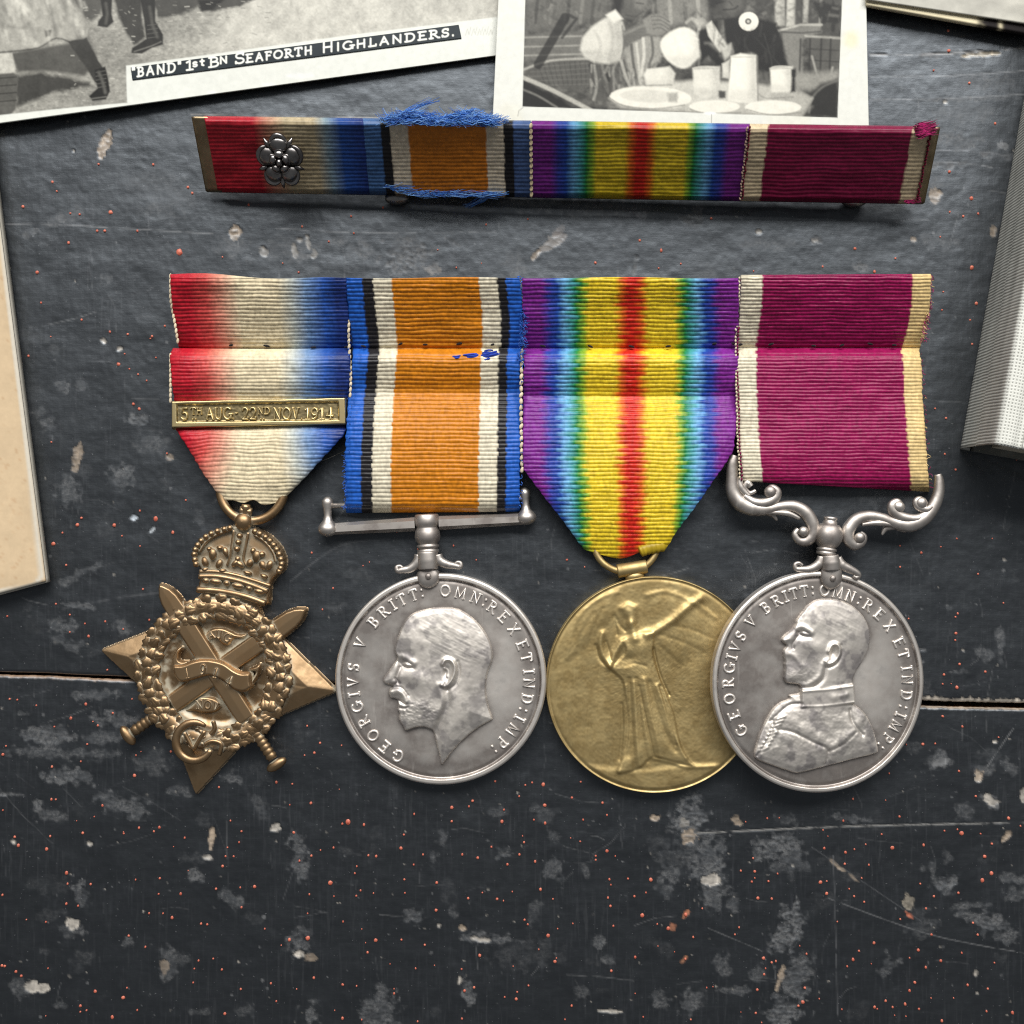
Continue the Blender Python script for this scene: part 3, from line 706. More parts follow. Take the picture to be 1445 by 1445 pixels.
for which in (0, 1):
    X, Y, edge, xs = plank_mesh(which)
    P = np.stack([X.ravel(), Y.ravel()], 1)
    p = Paint(P, (0.003, 0.0031, 0.0035))
    cl = fbm(P[:, 0] / 90, P[:, 1] / 60, 2, 5)
    st = fbm(P[:, 0] / 5.0, P[:, 1] / 70, 4, 3)
    st2 = fbm(P[:, 0] / 120, P[:, 1] / 4.0, 6, 3); st3 = fbm(P[:, 0] / 2.6, P[:, 1] / 26, 14, 2)
    p.c *= (0.75 + .5 * cl + .9 * np.clip(st - .56, 0, 1) + 1.2 * np.clip(st2 - .6, 0, 1) + 9 * np.clip(st3 - .58, 0, 1) * smooth(.45, .65, fbm(P[:, 0] / 70, P[:, 1] / 90, 18)))[:, None]
    wear_marks(p)
    # chipped rims along the gap
    dist = (edge[None, :] - Y).ravel() if which == 0 else (Y - edge[None, :]).ravel()
    nz = fbm(P[:, 0] / 6, P[:, 1] / 6, 31, 3)
    lim = (1.0 + 4.5 * smooth(1150, 1300, P[:, 0])) if which == 0 else (1.6 + 1.2 * (1 - smooth(100, 300, P[:, 0])) + 0 * P[:, 0])
    w = smooth(-1.2, 1.2, lim * (0.2 + 1.5 * nz) - dist) * smooth(.34, .5, fbm(P[:, 0] / 22, P[:, 0] * 0, 12) + .25)
    tone_ = (smooth(900, 1250, P[:, 0]) * (1.0 if which == 0 else .5))[:, None]
    p.c = p.c * (1 - w[:, None]) + (np.array([.30, .20, .13]) * (1 - tone_) + np.array([.58, .51, .42]) * tone_) * w[:, None]
    lum = np.maximum(p.c.mean(1), p.a * .5)
    dz = -1.5 * smooth(.12, .3, lum) + 1.6 * (fbm(P[:, 0] / 40, P[:, 1] / 28, 15) - .5) + .5 * (fbm(P[:, 0] / 7, P[:, 1] / 9, 16) - .5)
    dz = dz - 2.5 * (1 - smooth(0, 4, dist)) ** 2 - 0.5 * (1 - smooth(0, 40, dist))
    V = W(P[:, 0], P[:, 1], 0); V[:, 2] = dz * S
    V = V.reshape(*X.shape, 3); C4 = np.hstack([p.c, 1 - p.a[:, None] * .8]).reshape(*X.shape, 4)
    # cut face going down into the gap
    er = V[-1].copy() if which == 0 else V[0].copy()
    rows = []; cr = []
    for dzz, off in ((-6, .4), (-30, .2), (-90, 0)):
        q = er.copy(); q[:, 2] += dzz * S; q[:, 1] += (off if which == 0 else -off) * S
        rows.append(q); cr.append(np.tile(np.array([.16, .085, .04, 1]), (len(q), 1)) * (0.7 + .6 * vnoise(xs / 9, xs * 0, 5))[:, None])
    if which == 0:
        V = np.concatenate([V] + [r[None] for r in rows]); C4 = np.concatenate([C4] + [c_[None] for c_ in cr])
    else:
        V = np.concatenate([r[None] for r in rows[::-1]] + [V]); C4 = np.concatenate([c_[None] for c_ in cr[::-1]] + [C4])
    nr, nc = V.shape[:2]
    pl = obj('plank', V.reshape(-1, 3), gridF(nr, nc), M['paint'], table, C4.reshape(-1, 4))
    pl['label'] = ('upper' if which == 0 else 'lower') + ' black painted plank with scuffs and chips'

A = Acc()
V = W(np.array([-300, 1760, 1760, -300]), np.array([900, 900, 1060, 1060]), np.full(4, 0.0)); V[:, 2] = -95 * S
V2 = V.copy(); V2[:, 2] -= 20 * S
A.add(np.vstack([V, V2]), [(3, 2, 1, 0), (4, 5, 6, 7), (0, 1, 5, 4), (1, 2, 6, 5), (2, 3, 7, 6), (3, 0, 4, 7)])
A.obj('gap_backing', M['wood'], table, False)  # unseen board added below the gap to block light from underneath

A = Acc()
for x, y, r in REDS:
    if abs(y - gap_y(np.array(x))) < 9: continue
    r = max(r * random.uniform(.66, 1.12), .9); n = 9
    e = random.uniform(.7, 1.0); a0 = random.uniform(0, 3)
    V = [(x, y, 1.1)]; 
    for k in range(n):
        a = 2 * math.pi * k / n; j = random.uniform(.85, 1.12)
        V.append((x + .65 * r * e * j * math.cos(a), y + .65 * r * j * math.sin(a), 1.2))
    for k in range(n):
        a = 2 * math.pi * k / n; j = random.uniform(.85, 1.15)
        V.append((x + r * e * j * math.cos(a), y + r * j * math.sin(a), -1.6))
    V = np.array(V)
    F = [(0, 1 + (k + 1) % n, 1 + k) for k in range(n)] + [(1 + k, 1 + (k + 1) % n, 1 + n + (k + 1) % n, 1 + n + k) for k in range(n)]
    Q = W(V[:, 0], V[:, 1], 0); Q[:, 2] = V[:, 2] * S
    A.add(Q, [f[::-1] for f in F])
o = A.obj('red_paint_spatter', M['red'], table); o['kind'] = 'stuff'

# ================================================================== RIBBONS
RED = lin((188, 30, 46)); CREAM = lin((232, 216, 180)); BLUE = lin((34, 74, 160)); NAVY = lin((30, 52, 118))
SKY = lin((60, 130, 200)); VIO = lin((126, 40, 140)); GRN = lin((34, 130, 60)); YEL = lin((232, 200, 44)); ORG = lin((226, 110, 30)); VRED = lin((206, 40, 24))
ORANGE = lin((208, 128, 24)); WHITE = lin((226, 216, 190)); BLACK = lin((36, 34, 36)); RBLUE = lin((36, 96, 190)); CRIM = lin((146, 16, 78)); BUFF = lin((232, 202, 142))
LTB = lin((110, 170, 214))
STR1 = [(0, RED), (.10, RED), (.20, lin((204, 80, 74))), (.28, lin((220, 150, 126))), (.38, CREAM), (.60, CREAM), (.68, lin((190, 194, 186))), (.76, lin((116, 146, 184))), (.86, lin((44, 88, 170))), (.94, NAVY), (1, NAVY)]
STR2 = [(0, RBLUE), (.088, RBLUE), (.094, BLACK), (.153, BLACK), (.159, WHITE), (.259, WHITE), (.265, ORANGE), (.761, ORANGE), (.767, WHITE), (.866, WHITE), (.872, BLACK), (.918, BLACK), (.924, RBLUE), (1, RBLUE)]
STR3 = [(0, VIO), (.085, VIO), (.125, lin((56, 64, 160))), (.16, BLUE), (.195, LTB), (.225, lin((80, 160, 170))), (.255, GRN), (.285, lin((150, 180, 50))), (.305, YEL), (.43, YEL), (.46, ORG), (.488, VRED), (.528, VRED), (.556, ORG), (.585, YEL), (.71, YEL), (.73, lin((150, 180, 50))), (.755, GRN), (.79, lin((80, 160, 170))), (.815, LTB), (.85, BLUE), (.885, lin((56, 64, 160))), (.92, VIO), (1, VIO)]
STR4 = [(0, WHITE), (.108, WHITE), (.114, CRIM), (.90, CRIM), (.906, BUFF), (1, BUFF)]
def stripes(u, st):
    p = np.array([s[0] for s in st]); c = np.array([s[1] for s in st])
    return np.stack([np.interp(u, p, c[:, k]) for k in range(3)], -1)

def ribbon(parent, left, right, y0f, y1f, zprof, st, period=8.6, seed=1, ribh=1.15, seam=None, wobble=1.5, colx=None, name='ribbon', nx=150, edge_drop=4.0, jit=.008):
    """left/right: (y,x) outlines; y0f,y1f: top/bottom y by u; zprof: (y,z)"""
    ny = int((np.max([y1f(u) for u in (0, .5, 1)]) - np.min([y0f(u) for u in (0, .5, 1)])) / 0.95)
    u = np.linspace(0, 1, nx)[None, :]; v = np.linspace(0, 1, ny)[:, None]
    ya = y0f(u); yb = y1f(u)
    Y = ya + (yb - ya) * v
    xl = sinterp(Y, left); xr = sinterp(Y, right)
    X = xl + (xr - xl) * u
    wv = wobble * (fbm(X / 55, Y / 38, seed, 3) - .5) * 2 + .9 * (fbm(X / 11, Y / 9, seed + 1, 2) - .5)
    ph = (Y + wv) / period
    fr_ = np.abs(np.sin(np.pi * ph))
    rid = np.floor(ph)
    amp = .75 + .5 * vnoise(rid * 3.7, X / 26, seed + 3)
    tw = (fbm(X / 2.2, Y / 5.0, seed + 9, 2) - .5) * .7
    Z = sinterp(Y, zprof) + ribh * amp * np.power(fr_, .7) + tw
    Z += 3.0 * (fbm(X / 70, Y / 50, seed + 2, 3) - .5) * 2
    Z -= edge_drop * (np.power(np.abs(2 * u - 1), 14))
    X = X + (np.sin(np.pi * ph * 1.0 + 1.2) * .35 + (vnoise(rid * 1.9, rid * 0 + seed) - .5) * 1.4) * np.power(np.abs(2 * u - 1), 10) * np.sign(u - .5)
    uu = u + 0 * Y if colx is None else colx(X, Y, u)
    uu = uu + (vnoise(rid * 7.77, X / 13, seed + 5) - .5) * jit
    uu = uu + ((rid % 2) - .5) * jit * .55
    col = stripes(np.clip(uu, 0, 1), st)
    var = (.84 + .22 * vnoise(X / 3, rid * 5.1, seed + 6)) * (.90 + .16 * fbm(X / 40, Y / 30, seed + 8, 3))
    col = col * var[..., None]
    G = W(X, Y, Z)
    V, F, C = sheet(G, 4, col.reshape(-1, 3))
    o = obj(name, V, F, M['silk'], parent, C)
    return o

def stitches(name, parent, pts, r, col, label=None, kind=None, every=False):
    A = Acc(); src = None
    for (x, y, z, a, l, w) in pts:
        V, F = ellipsoid((0, 0, 0), (l * S, w * S, w * .8 * S), 8, 6)
        c, s = math.cos(a), math.sin(a)
        V = np.stack([V[:, 0] * c - V[:, 1] * s, V[:, 0] * s + V[:, 1] * c, V[:, 2]], 1) + W(x, y, z)
        A.add(V, F, col)
    o = A.obj(name, M['cotton'], parent)
    if kind: o['kind'] = kind
    return o

def fuzz(name, parent, strands, colr, r=.55):
    A = Acc()
    for P3 in strands:
        pts = catmull(np.array(P3), 4)
        V, F = tube(W(pts[:, 0], pts[:, 1], pts[:, 2]), np.linspace(1, .5, len(pts)) * r * S, 4)
        c = np.asarray(colr[random.randrange(len(colr))] if isinstance(colr, list) else colr) * random.uniform(.75, 1.2)
        A.add(V, F, c)
    o = A.obj(name, M['cotton'], parent)
    o['kind'] = 'stuff'
    return o

GRP = 'campaign and service medals mounted in one row'
star = thing('star_medal', 'bronze star medal with crown, crossed swords and dated clasp on its ribbon', 'medal', W(320, 940, 0), GRP)
bwm = thing('round_medal', 'silver medal with bare-headed king, on orange, white, black and blue ribbon', 'medal', W(623, 955, 0), GRP)
vm = thing('round_medal', 'yellow bronze medal with winged figure, on rainbow ribbon', 'medal', W(921, 964, 0), GRP)
ls = thing('round_medal', 'silver medal with king in uniform, on crimson ribbon edged cream', 'medal', W(1146, 958, 0), GRP)

Z_UP = [(380, 20), (386, 44), (393, 54), (402, 53), (430, 44), (470, 31), (487, 24), (492, 20)]
# --- star ribbon, three visible lengths
z1 = Z_UP[:-1] + [(489, 22)]
ribbon(star, [(380, 240), (388, 240), (420, 242), (450, 246), (480, 251), (495, 254)], [(380, 489), (395, 490), (440, 492), (480, 496), (495, 496)],
       lambda u: 387 + 6 * smooth(.15, .75, u) - 1.5 * np.sin(u * 9), lambda u: 492 + 0 * u, [(380, 40), (388, 64), (396, 69), (430, 55), (470, 35), (489, 23), (494, 17)], STR1, 5.4, 1)
ribbon(star, [(488, 246), (500, 240), (520, 241), (545, 243), (570, 247), (585, 248)], [(488, 494), (520, 494), (550, 492), (585, 489)],
       lambda u: 491 + 5 * u * (1 - u) , lambda u: 582 + 0 * u, [(480, 14), (490, 22), (499, 36), (512, 41), (540, 36), (560, 26), (575, 18), (585, 16)], STR1, 5.2, 11)
def cx1(X, Y, u):
    t = smooth(600, 715, Y)
    return .5 + ((X - (246 + 30 * t)) / (244 - 65 * t) - .5) * (1 - .56 * t)
ribbon(star, [(580, 248), (604, 248), (612, 252), (640, 270), (665, 285), (690, 302), (702, 312), (716, 318)], [(580, 489), (600, 489), (610, 487), (622, 478), (650, 452), (680, 424), (700, 405), (716, 396)],
       lambda u: 590 + 0 * u, lambda u: 706 + 8 * np.sin(np.pi * np.clip(u * 1.2 - .2, 0, 1)) - 8 * np.exp(-((u - .5) / .12) ** 2), [(585, 18), (600, 22), (612, 29), (630, 31), (670, 27), (700, 20), (716, 14)], STR1, 5.4, 21, colx=cx1, wobble=5, nx=130)
# --- war medal ribbon
ribbon(bwm, [(385, 488), (395, 488), (440, 492), (480, 497), (500, 498), (520, 496), (560, 492), (600, 489), (640, 487), (700, 487), (730, 489)], [(385, 732), (395, 733), (440, 738), (480, 738), (510, 734), (560, 735), (640, 734), (730, 733)],
       lambda u: 392 + 1 * np.sin(u * 7), lambda u: 724 - 2 * u, [(380, 44), (389, 65), (396, 70), (430, 55), (470, 36), (488, 27), (492, 24), (499, 34), (510, 39), (530, 33), (552, 24), (565, 26), (590, 33), (620, 36), (660, 34), (696, 28), (710, 25), (718, 19), (723, 10), (727, 0)], STR2, 5.9, 31, ribh=1.25)
# --- victory ribbon
def cx3(X, Y, u):
    c = .506 + 0 * Y
    xl = 737; xr = 1041
    base = (X - xl) / (xr - xl)
    t = smooth(640, 790, Y)
    return c + (base - .506) * (1 + .10 * t) - .0 * t
ribbon(vm, [(385, 736), (500, 739), (600, 738), (655, 739), (668, 743), (700, 767), (740, 798), (770, 820), (780, 830), (795, 850)], [(385, 1043), (500, 1042), (560, 1041), (620, 1037), (640, 1032), (680, 1006), (720, 978), (750, 955), (768, 944), (778, 938), (795, 930)],
       lambda u: 392 + 1 * np.sin(u * 8 + 1), lambda u: 776 + 12 * np.sin(np.pi * np.clip(u * 1.35, 0, 1)) * (u < .74) - 3 * smooth(.74, .8, u), [(380, 44), (389, 65), (396, 70), (430, 55), (470, 36), (488, 26), (492, 23), (500, 34), (513, 39), (540, 31), (559, 23), (567, 26), (600, 36), (650, 40), (700, 36), (740, 28), (770, 19), (792, 8)], STR3, 5.7, 41, ribh=1.35, colx=cx3, nx=190, jit=.026)
V, F = tube(W(catmull([(906, 776, 0), (915, 770, 0), (930, 766, 0), (944, 766, 0)], 5)[:, 0], catmull([(906, 778), (915, 774), (930, 771), (944, 770)], 5)[:, 1], 24), 9 * S, 14, .8)
ribs = Acc()
# small rolled fold of the ribbon at its foot
pts = catmull([(902, 779), (912, 775), (926, 772), (940, 769)], 8)
q = W(pts[:, 0], pts[:, 1], 16)
rr = (8.0 + 1.4 * np.abs(np.sin(np.arange(len(pts)) * .85))) * S * np.concatenate([[.2, .6, .85], .92 * np.ones(len(pts) - 6), [.8, .6, .2]])
V, F = tube(q, rr, 14, .75); ribs.add(V, F, lin((172, 146, 34)))
ribs.obj('ribbon_fold', M['silk'], vm)
# --- long service ribbon
ribbon(ls, [(385, 1046), (395, 1046), (440, 1044), (480, 1039), (520, 1038), (560, 1039), (620, 1042), (680, 1047), (700, 1048)], [(385, 1313), (400, 1314), (440, 1311), (470, 1305), (488, 1299), (496, 1298), (520, 1301), (560, 1302), (640, 1308), (700, 1312)],
       lambda u: 388 - 1.5 * u, lambda u: 679 + 15 * u, [(380, 44), (386, 65), (393, 70), (430, 55), (470, 35), (488, 24), (491, 21), (499, 32), (512, 37), (560, 33), (620, 33), (650, 31), (664, 29), (676, 26), (686, 19), (692, 9), (697, 0)], STR4, 5.0, 51, ribh=1.25)

# stitching rows under the fold
def row(parent, xs, y, z, col, n='stitch'):
    for x in xs:
        A = Acc(); V, F = ellipsoid(W(x, y + random.uniform(-2, 2), z), (random.uniform(3, 5) * S, 1.6 * S, 1.4 * S), 8, 6, random.uniform(-.4, .4))
        A.add(V, F, col); A.obj(n, M['cotton'], parent)
DK = (0.012, 0.01, 0.012)
row(star, (326, 376, 442, 489), 489, 28, DK)
row(bwm, (513, 565, 600, 648, 695), 487, 31, DK)
row(vm, (766, 833, 891, 943, 1008, 1035), 487, 30, DK)
row(ls, (1045, 1088, 1148, 1188, 1228, 1262), 486, 29, DK)
# edge stitches between neighbouring ribbons
BEAD = lin((222, 206, 176))
stitches('edge_stitching', star, [(493.5 + 1.5 * math.sin(y * .05), y, 40 if y < 470 else 34, math.radians(80), 4.2, 2.0) for y in np.arange(398, 560, 7.6)], 0, BEAD, kind='stuff')
stitches('edge_stitching', star, [(240.5 + (0 if y > 500 else max(0, (y - 420) * .17)), y, 44 if y < 470 else 32, math.radians(85), 4.2, 2.0) for y in list(np.arange(390, 488, 7)) + list(np.arange(502, 566, 7))], 0, BEAD, kind='stuff')
stitches('edge_stitching', vm, [(736.5 - 1.2 * math.sin((y - 495) * .02), y, 34, math.radians(78 + 14 * math.sin(y)), 4.6, 2.6) for y in np.arange(496, 668, 8.8)], 0, BEAD, kind='stuff')
A = Acc()
for y in np.arange(394, 676, 5.2):
    xx = 1041.5 + (3 if y < 440 else 0) - 2.5 * math.exp(-((y - 510) / 50) ** 2) + (4 * smooth(600, 690, y))
    for k, cc in ((-1.0, BEAD), (1.2, CRIM * .55)):
        V, F = ellipsoid(W(xx + k * 1.3 + random.uniform(-.7, .7), y + k * 1.3, 38 - 4 * (y > 470)), (1.5 * S, 2.5 * S, 1.6 * S), 6, 5, random.uniform(-.5, .5))
        A.add(V, F, cc)
o = A.obj('edge_stitching', M['cotton'], ls); o['kind'] = 'stuff'

# frayed edges
def fray(x, y, z, n, dx, dy, sx, sy):
    out = []
    for _ in range(n):
        a = (x + random.uniform(-sx, sx), y + random.uniform(-sy, sy), z + random.uniform(-3, 5))
        b_ = (a[0] + dx * random.uniform(.2, .7) + random.uniform(-2, 2), a[1] + dy * .5 + random.uniform(-3, 3), a[2] + random.uniform(-2, 4))
        c_ = (b_[0] + dx * random.uniform(0, .6) + random.uniform(-2, 2), b_[1] + dy * .5 + random.uniform(-3, 3), b_[2] + random.uniform(-3, 3))
        out.append([a, b_, c_])
    return out
st_ = []
for y in np.arange(392, 515, 1.6):
    xx = interp(y, [(392, 731), (430, 737), (480, 737), (515, 733)])
    st_ += fray(xx, y, 44 if y < 475 else 36, 3, 3, 2, 4.5, 2)
for y in np.arange(520, 720, 5): st_ += fray(734, y, 31, 1, 3, 2, 2, 2)
for y in np.arange(640, 720, 4): st_ += fray(488, y, 28, 2, -4, 2, 2, 2)
for y in np.arange(400, 640, 9): st_ += fray(494, y, 34, 1, -2, 2, 2, 2)
fuzz('frayed_threads', bwm, st_, [RBLUE, RBLUE * .7, RBLUE * 1.2], .6)
# blue mending thread
mend = Acc()
for (x0, y0, x1, y1, n_) in ((639, 504, 648, 503, 3), (655, 503, 675, 501, 5), (680, 503, 703, 498, 9), (683, 508, 691, 506, 4), (682, 497, 693, 496, 4)):
    for k in range(n_):
        t = np.linspace(0, 1, 7); o_ = random.uniform(-2.6, 2.6); e0 = random.uniform(-2, 2); e1 = random.uniform(-2, 2)
        V, F = tube(W(x0 + e0 + (x1 - x0 + e1) * t, y0 + o_ + (y1 - y0) * t + random.uniform(-1, 1) * np.sin(np.pi * t), 36 + random.uniform(0, 2) + 3 * np.sin(np.pi * t)), 1.15 * S, 6)
        mend.add(V, F, lin((44, 72, 180)) * random.uniform(.7, 1.2))
mend.obj('mending_thread', M['cotton'], bwm)
st_ = []
for y in np.arange(388, 482, 2.2):
    xx = interp(y, [(388, 1312), (440, 1309), (470, 1304), (490, 1299)])
    st_ += fray(xx, y, 42, 3, 3, 3, 3, 3)
for y in np.arange(500, 690, 7): st_ += fray(interp(y, [(500, 1300), (690, 1311)]), y, 32, 1, 3, 1, 1.5, 2)
fuzz('frayed_threads', ls, st_, [CRIM, CRIM * .6, lin((170, 60, 120)), BUFF], .55)
fuzz('loose_thread', star, [[(439, 653, 24), (455, 650, 14), (470, 644, 8), (490, 634, 6)]], lin((120, 116, 108)), .5)

# ================================================================== STAR
fs = Frame(4)
def Z(x, y): return (130 + x / 3.283, 690 + y / 3.283)
def ZP(L): return np.array([Z(*q) for q in L])
cen = np.array(Z(592, 838))
tips = ZP([(42, 745), (700, 300), (1140, 935), (483, 1415)])
nz_ = ZP([(385, 611), (798, 604), (780, 1088), (330, 1010)])   # notches between points
order = [tips[0], nz_[0], tips[1], nz_[1], tips[2], nz_[2], tips[3], nz_[3]]
poly = []
for i, q in enumerate(order):
    if i % 2 == 0:      # blunt the tip slightly
        d1 = np.array(order[i - 1]) - q; d2 = np.array(order[(i + 1) % 8]) - q
        d1 /= np.linalg.norm(d1); d2 /= np.linalg.norm(d2)
        poly += [q + d1 * 4, q + (d1 + d2) * .9, q + d2 * 4]
    else:
        poly.append(q)
def star_h(P, d):
    r = np.linalg.norm(P - cen, axis=1)
    h = np.minimum(d * .55, 9) + 3
    ridge = np.full(len(P), 1e9)
    for tp in (tips[0], tips[2], tips[3]):
        ridge = np.minimum(ridge, dist_poly(P, [cen, tp]))
    h = 4 + np.minimum(d * .44, 10)
    h = h - .3 * np.exp(-(ridge / 2) ** 2)
    inner = 1 - smooth(68, 80, r)
    h = h * (1 - inner) + 9.5 * inner
    return np.where(d > 0, h + .5 * (fbm(P[:, 0] / 12, P[:, 1] / 12, 3) - .5), 0)
sw_a = (ZP([(330, 435)])[0], ZP([(885, 1295)])[0]); sw_b = (ZP([(1003, 550)])[0], ZP([(150, 1155)])[0])
def star_wear(P, d, h):
    r = np.linalg.norm(P - cen, axis=1)
    dd = np.minimum(dist_poly(P, sw_a), dist_poly(P, sw_b))
    n = fbm(P[:, 0] / 9, P[:, 1] / 9, 7, 3)
    ins = 1 - smooth(72, 82, r)
    res = ins * (np.exp(-((dd - 14) / 3.2) ** 2) * smooth(.3, .6, n) + .9 * np.exp(-((r - 74) / 4) ** 2) * smooth(.42, .62, n) + .35 * smooth(.55, .72, n))
    return np.stack([.25 * smooth(4, 0, d) + .25 * (1 - ins), .15 * ins, np.clip(res, 0, .9)], 1)
add_patch('star_plate', fs, np.array(poly), star_h, M['bronze'], star, res=1.1, base=-3, keep=-2.2, wear=star_wear)

def sword(tip, pom, z, flip):
    tip = np.array(tip); pom = np.array(pom)
    d = pom - tip; L = np.linalg.norm(d); d /= L; n = np.array([-d[1], d[0]])
    def at(t, s): return tip + d * t + n * s
    bl = np.array([at(0, 0), at(5, 5.2), at(14, 10.5), at(26, 13.8), at(46, 14.8), at(L * .73, 14), at(L * .73, -14), at(46, -14.8), at(26, -13.8), at(14, -10.5), at(5, -5.2)])
    mid = [at(0, 0), at(L * .74, 0)]
    def hb(P, dd):
        m = dist_poly(P, mid)
        return z + np.minimum(dd * 1.6, 4.6) - .04 * m
    sw = add_patch('sword', fs, bl, hb, M['bronze'], star, res=1.0, base=z - 9, keep=-1.8, wear=lambda P, d_, h: np.stack([.2 + 0 * h, 0 * h, 0 * h], 1))
    A = Acc()
    g = [at(L * .755, -24), at(L * .76, -12), at(L * .775, 0), at(L * .77, 12), at(L * .755, 23)]
    gp = catmull(g, 5)
    V, F = tube(fs(gp[:, 0], gp[:, 1], z - 1), np.interp(np.linspace(0, 1, len(gp)), [0, .12, .5, .88, 1], [3.5, 6.5, 7.8, 6.5, 3.5]) * S, 12, .9)
    A.add(V, F)
    A.obj('guard', M['bronze'], sw)
    A = Acc()
    prof = [(0, 6.8)]
    for k in range(6):
        prof += [((k + .15) / 6.2, 7.0), ((k + .5) / 6.2, 8.6), ((k + .85) / 6.2, 7.0)]
    prof += [(1, 7.2)]
    V, F = lathe(fs, at(L * .79, 0), at(L * .935, 0), prof, 14, z - 2, .85); A.add(V, F)
    A.obj('grip', M['bronze'], sw)
    c = at(L * .965, 0)
    V, F = ellipsoid(fs(c[0], c[1], z - 2), (7.5 * S, 16 * S, 7.5 * S), 16, 10, math.atan2(-d[1], d[0]))
    A = Acc(); A.add(V, F); A.obj('pommel', M['bronze'], sw)
sword(*sw_b, 14, 0)
sword(*sw_a, 17, 1)

def slab(name, pts, z, h, bev, parent, mat=None, hx=None, base=None, sm=4, res=1.0):
    pl = catmull(ZP(pts), sm, True) if sm else ZP(pts)
    def hf(P, d):
        q = z + h * smooth(0, bev, d)
        if hx: q = q + hx(P, d)
        return q
    return add_patch(name, fs, pl, hf, mat or M['bronze'], parent, res=res, base=(z - 6 if base is None else base), keep=-1.6, wear=lambda P, d_, hh: np.stack([.15 + .25 * np.exp(-(d_ / 3) ** 2), 0 * hh, 0 * hh], 1))
scroll = slab('scroll', [(400, 805), (445, 800), (495, 782), (545, 774), (595, 780), (640, 795), (680, 822), (715, 836), (755, 838), (760, 880), (762, 906), (725, 927), (680, 918), (640, 888), (595, 862), (555, 855), (490, 873), (440, 882), (410, 856)], 24, 4.5, 4, star, hx=lambda P, d: 1.6 * np.sin((P[:, 0] - 250) / 14.0))
slab('scroll_end', [(398, 812), (392, 775), (412, 735), (440, 722), (425, 755), (430, 785), (470, 790), (440, 812)], 20, 4, 3, scroll)
slab('scroll_end', [(735, 830), (770, 812), (797, 800), (793, 840), (765, 888), (752, 880), (775, 838)], 20, 4, 3, scroll)
for x, y, ang, ch in ((470, 838, -8, '1'), (540, 822, 2, '9'), (600, 838, 16, '1'), (655, 872, 26, '4')):
    def place(gx, gy, x=x, y=y, a=math.radians(ang)):
        u_ = (gx - .25) * 34; v_ = (.5 - gy) * 46
        return Z(x + u_ * math.cos(a) - v_ * math.sin(a), y + u_ * math.sin(a) + v_ * math.cos(a))
    letter(ch, place, 2.4, 1.5, fs, 28.8, M['bronze'], scroll)
s2 = slab('scroll', [(522, 690), (535, 660), (570, 638), (615, 635), (655, 650), (690, 666), (730, 664), (712, 690), (670, 690), (645, 722), (610, 715), (590, 690), (555, 695)], 10, 5, 4, star)
s3 = slab('scroll', [(440, 1022), (480, 985), (505, 955), (555, 952), (600, 970), (612, 1005), (580, 1030), (530, 1035), (480, 1025)], 10, 5, 4, star)
for sc_, items in ((s2, ((565, 670, -20, 'A'), (602, 668, 5, 'U'), (640, 682, 20, 'G'))), (s3, ((510, 990, -6, 'N'), (548, 990, 4, 'O'), (586, 998, 14, 'V')))):
    for x, y, ang, ch in items:
        def place(gx, gy, x=x, y=y, a=math.radians(ang)):
            u_ = (gx - .4) * 32; v_ = (.5 - gy) * 36
            return Z(x + u_ * math.cos(a) - v_ * math.sin(a), y + u_ * math.sin(a) + v_ * math.cos(a))
        letter(ch, place, 2.2, 1.4, fs, 15.0, M['bronze'], sc_)

# wreath: a flat ring carrying single oak leaves
wc = np.array(Z(582, 848)); WR = 92.0
A = Acc()
t = np.linspace(0, 2 * np.pi, 73)
V, F = tube(fs(wc[0] + WR * np.cos(t), wc[1] + (WR + 2) * np.sin(t), 15), 13.5 * S, 12, .55); A.add(V, F)
wreath = A.obj('wreath', M['bronze'], star)
lv = ellipsoid((0, 0, 0), (1, 1, 1), 16, 9)
base_leaf = None
base_loc = np.array(root_loc(wreath))
r3 = np.random.RandomState(12)
bunch = []
for side in (1, -1):
    for i in range(19):
        f = i / 18.0
        th = math.pi / 2 + side * (0.30 + f * (math.pi - .42)) + math.radians(11)
        for j in (-1, 0, 1):
            bunch.append((th + r3.normal(0, .02) + (0 if j else .055 * side), WR + j * 10.2 + r3.normal(0, 1.5), side, j))
for k, (th, r, side, j) in enumerate(bunch):
    x = wc[0] + r * math.cos(th); y = wc[1] + (r * 1.02) * math.sin(th)
    hgt = 20.5 - 2.0 * abs(j) + r3.normal(0, 1.0)
    rot = -(th + side * math.pi / 2) + side * j * .6 + r3.normal(0, .3)
    sc_ = (r3.uniform(8.0, 10.5) * S, r3.uniform(6.2, 8.4) * S, r3.uniform(3.2, 4.2) * S)
    loc = tuple(fs(x, y, hgt) - base_loc)
    if base_leaf is None:
        VV = lv[0].copy(); VV[:, 1] *= (1 - .35 * VV[:, 0]); VV[:, 1] *= 1 + .2 * np.cos(VV[:, 0] * 9); VV[:, 2] -= .16 * np.exp(-(VV[:, 1] / .16) ** 2) * (VV[:, 2] > 0)
        base_leaf = obj('leaf', VV + base_loc, lv[1], M['bronze'], wreath)
        base_leaf.location = loc; base_leaf.rotation_euler = (0, 0, rot); base_leaf.scale = sc_
    else:
        share(base_leaf, wreath, loc, (r3.normal(0, .12), r3.normal(0, .2), rot), sc_)
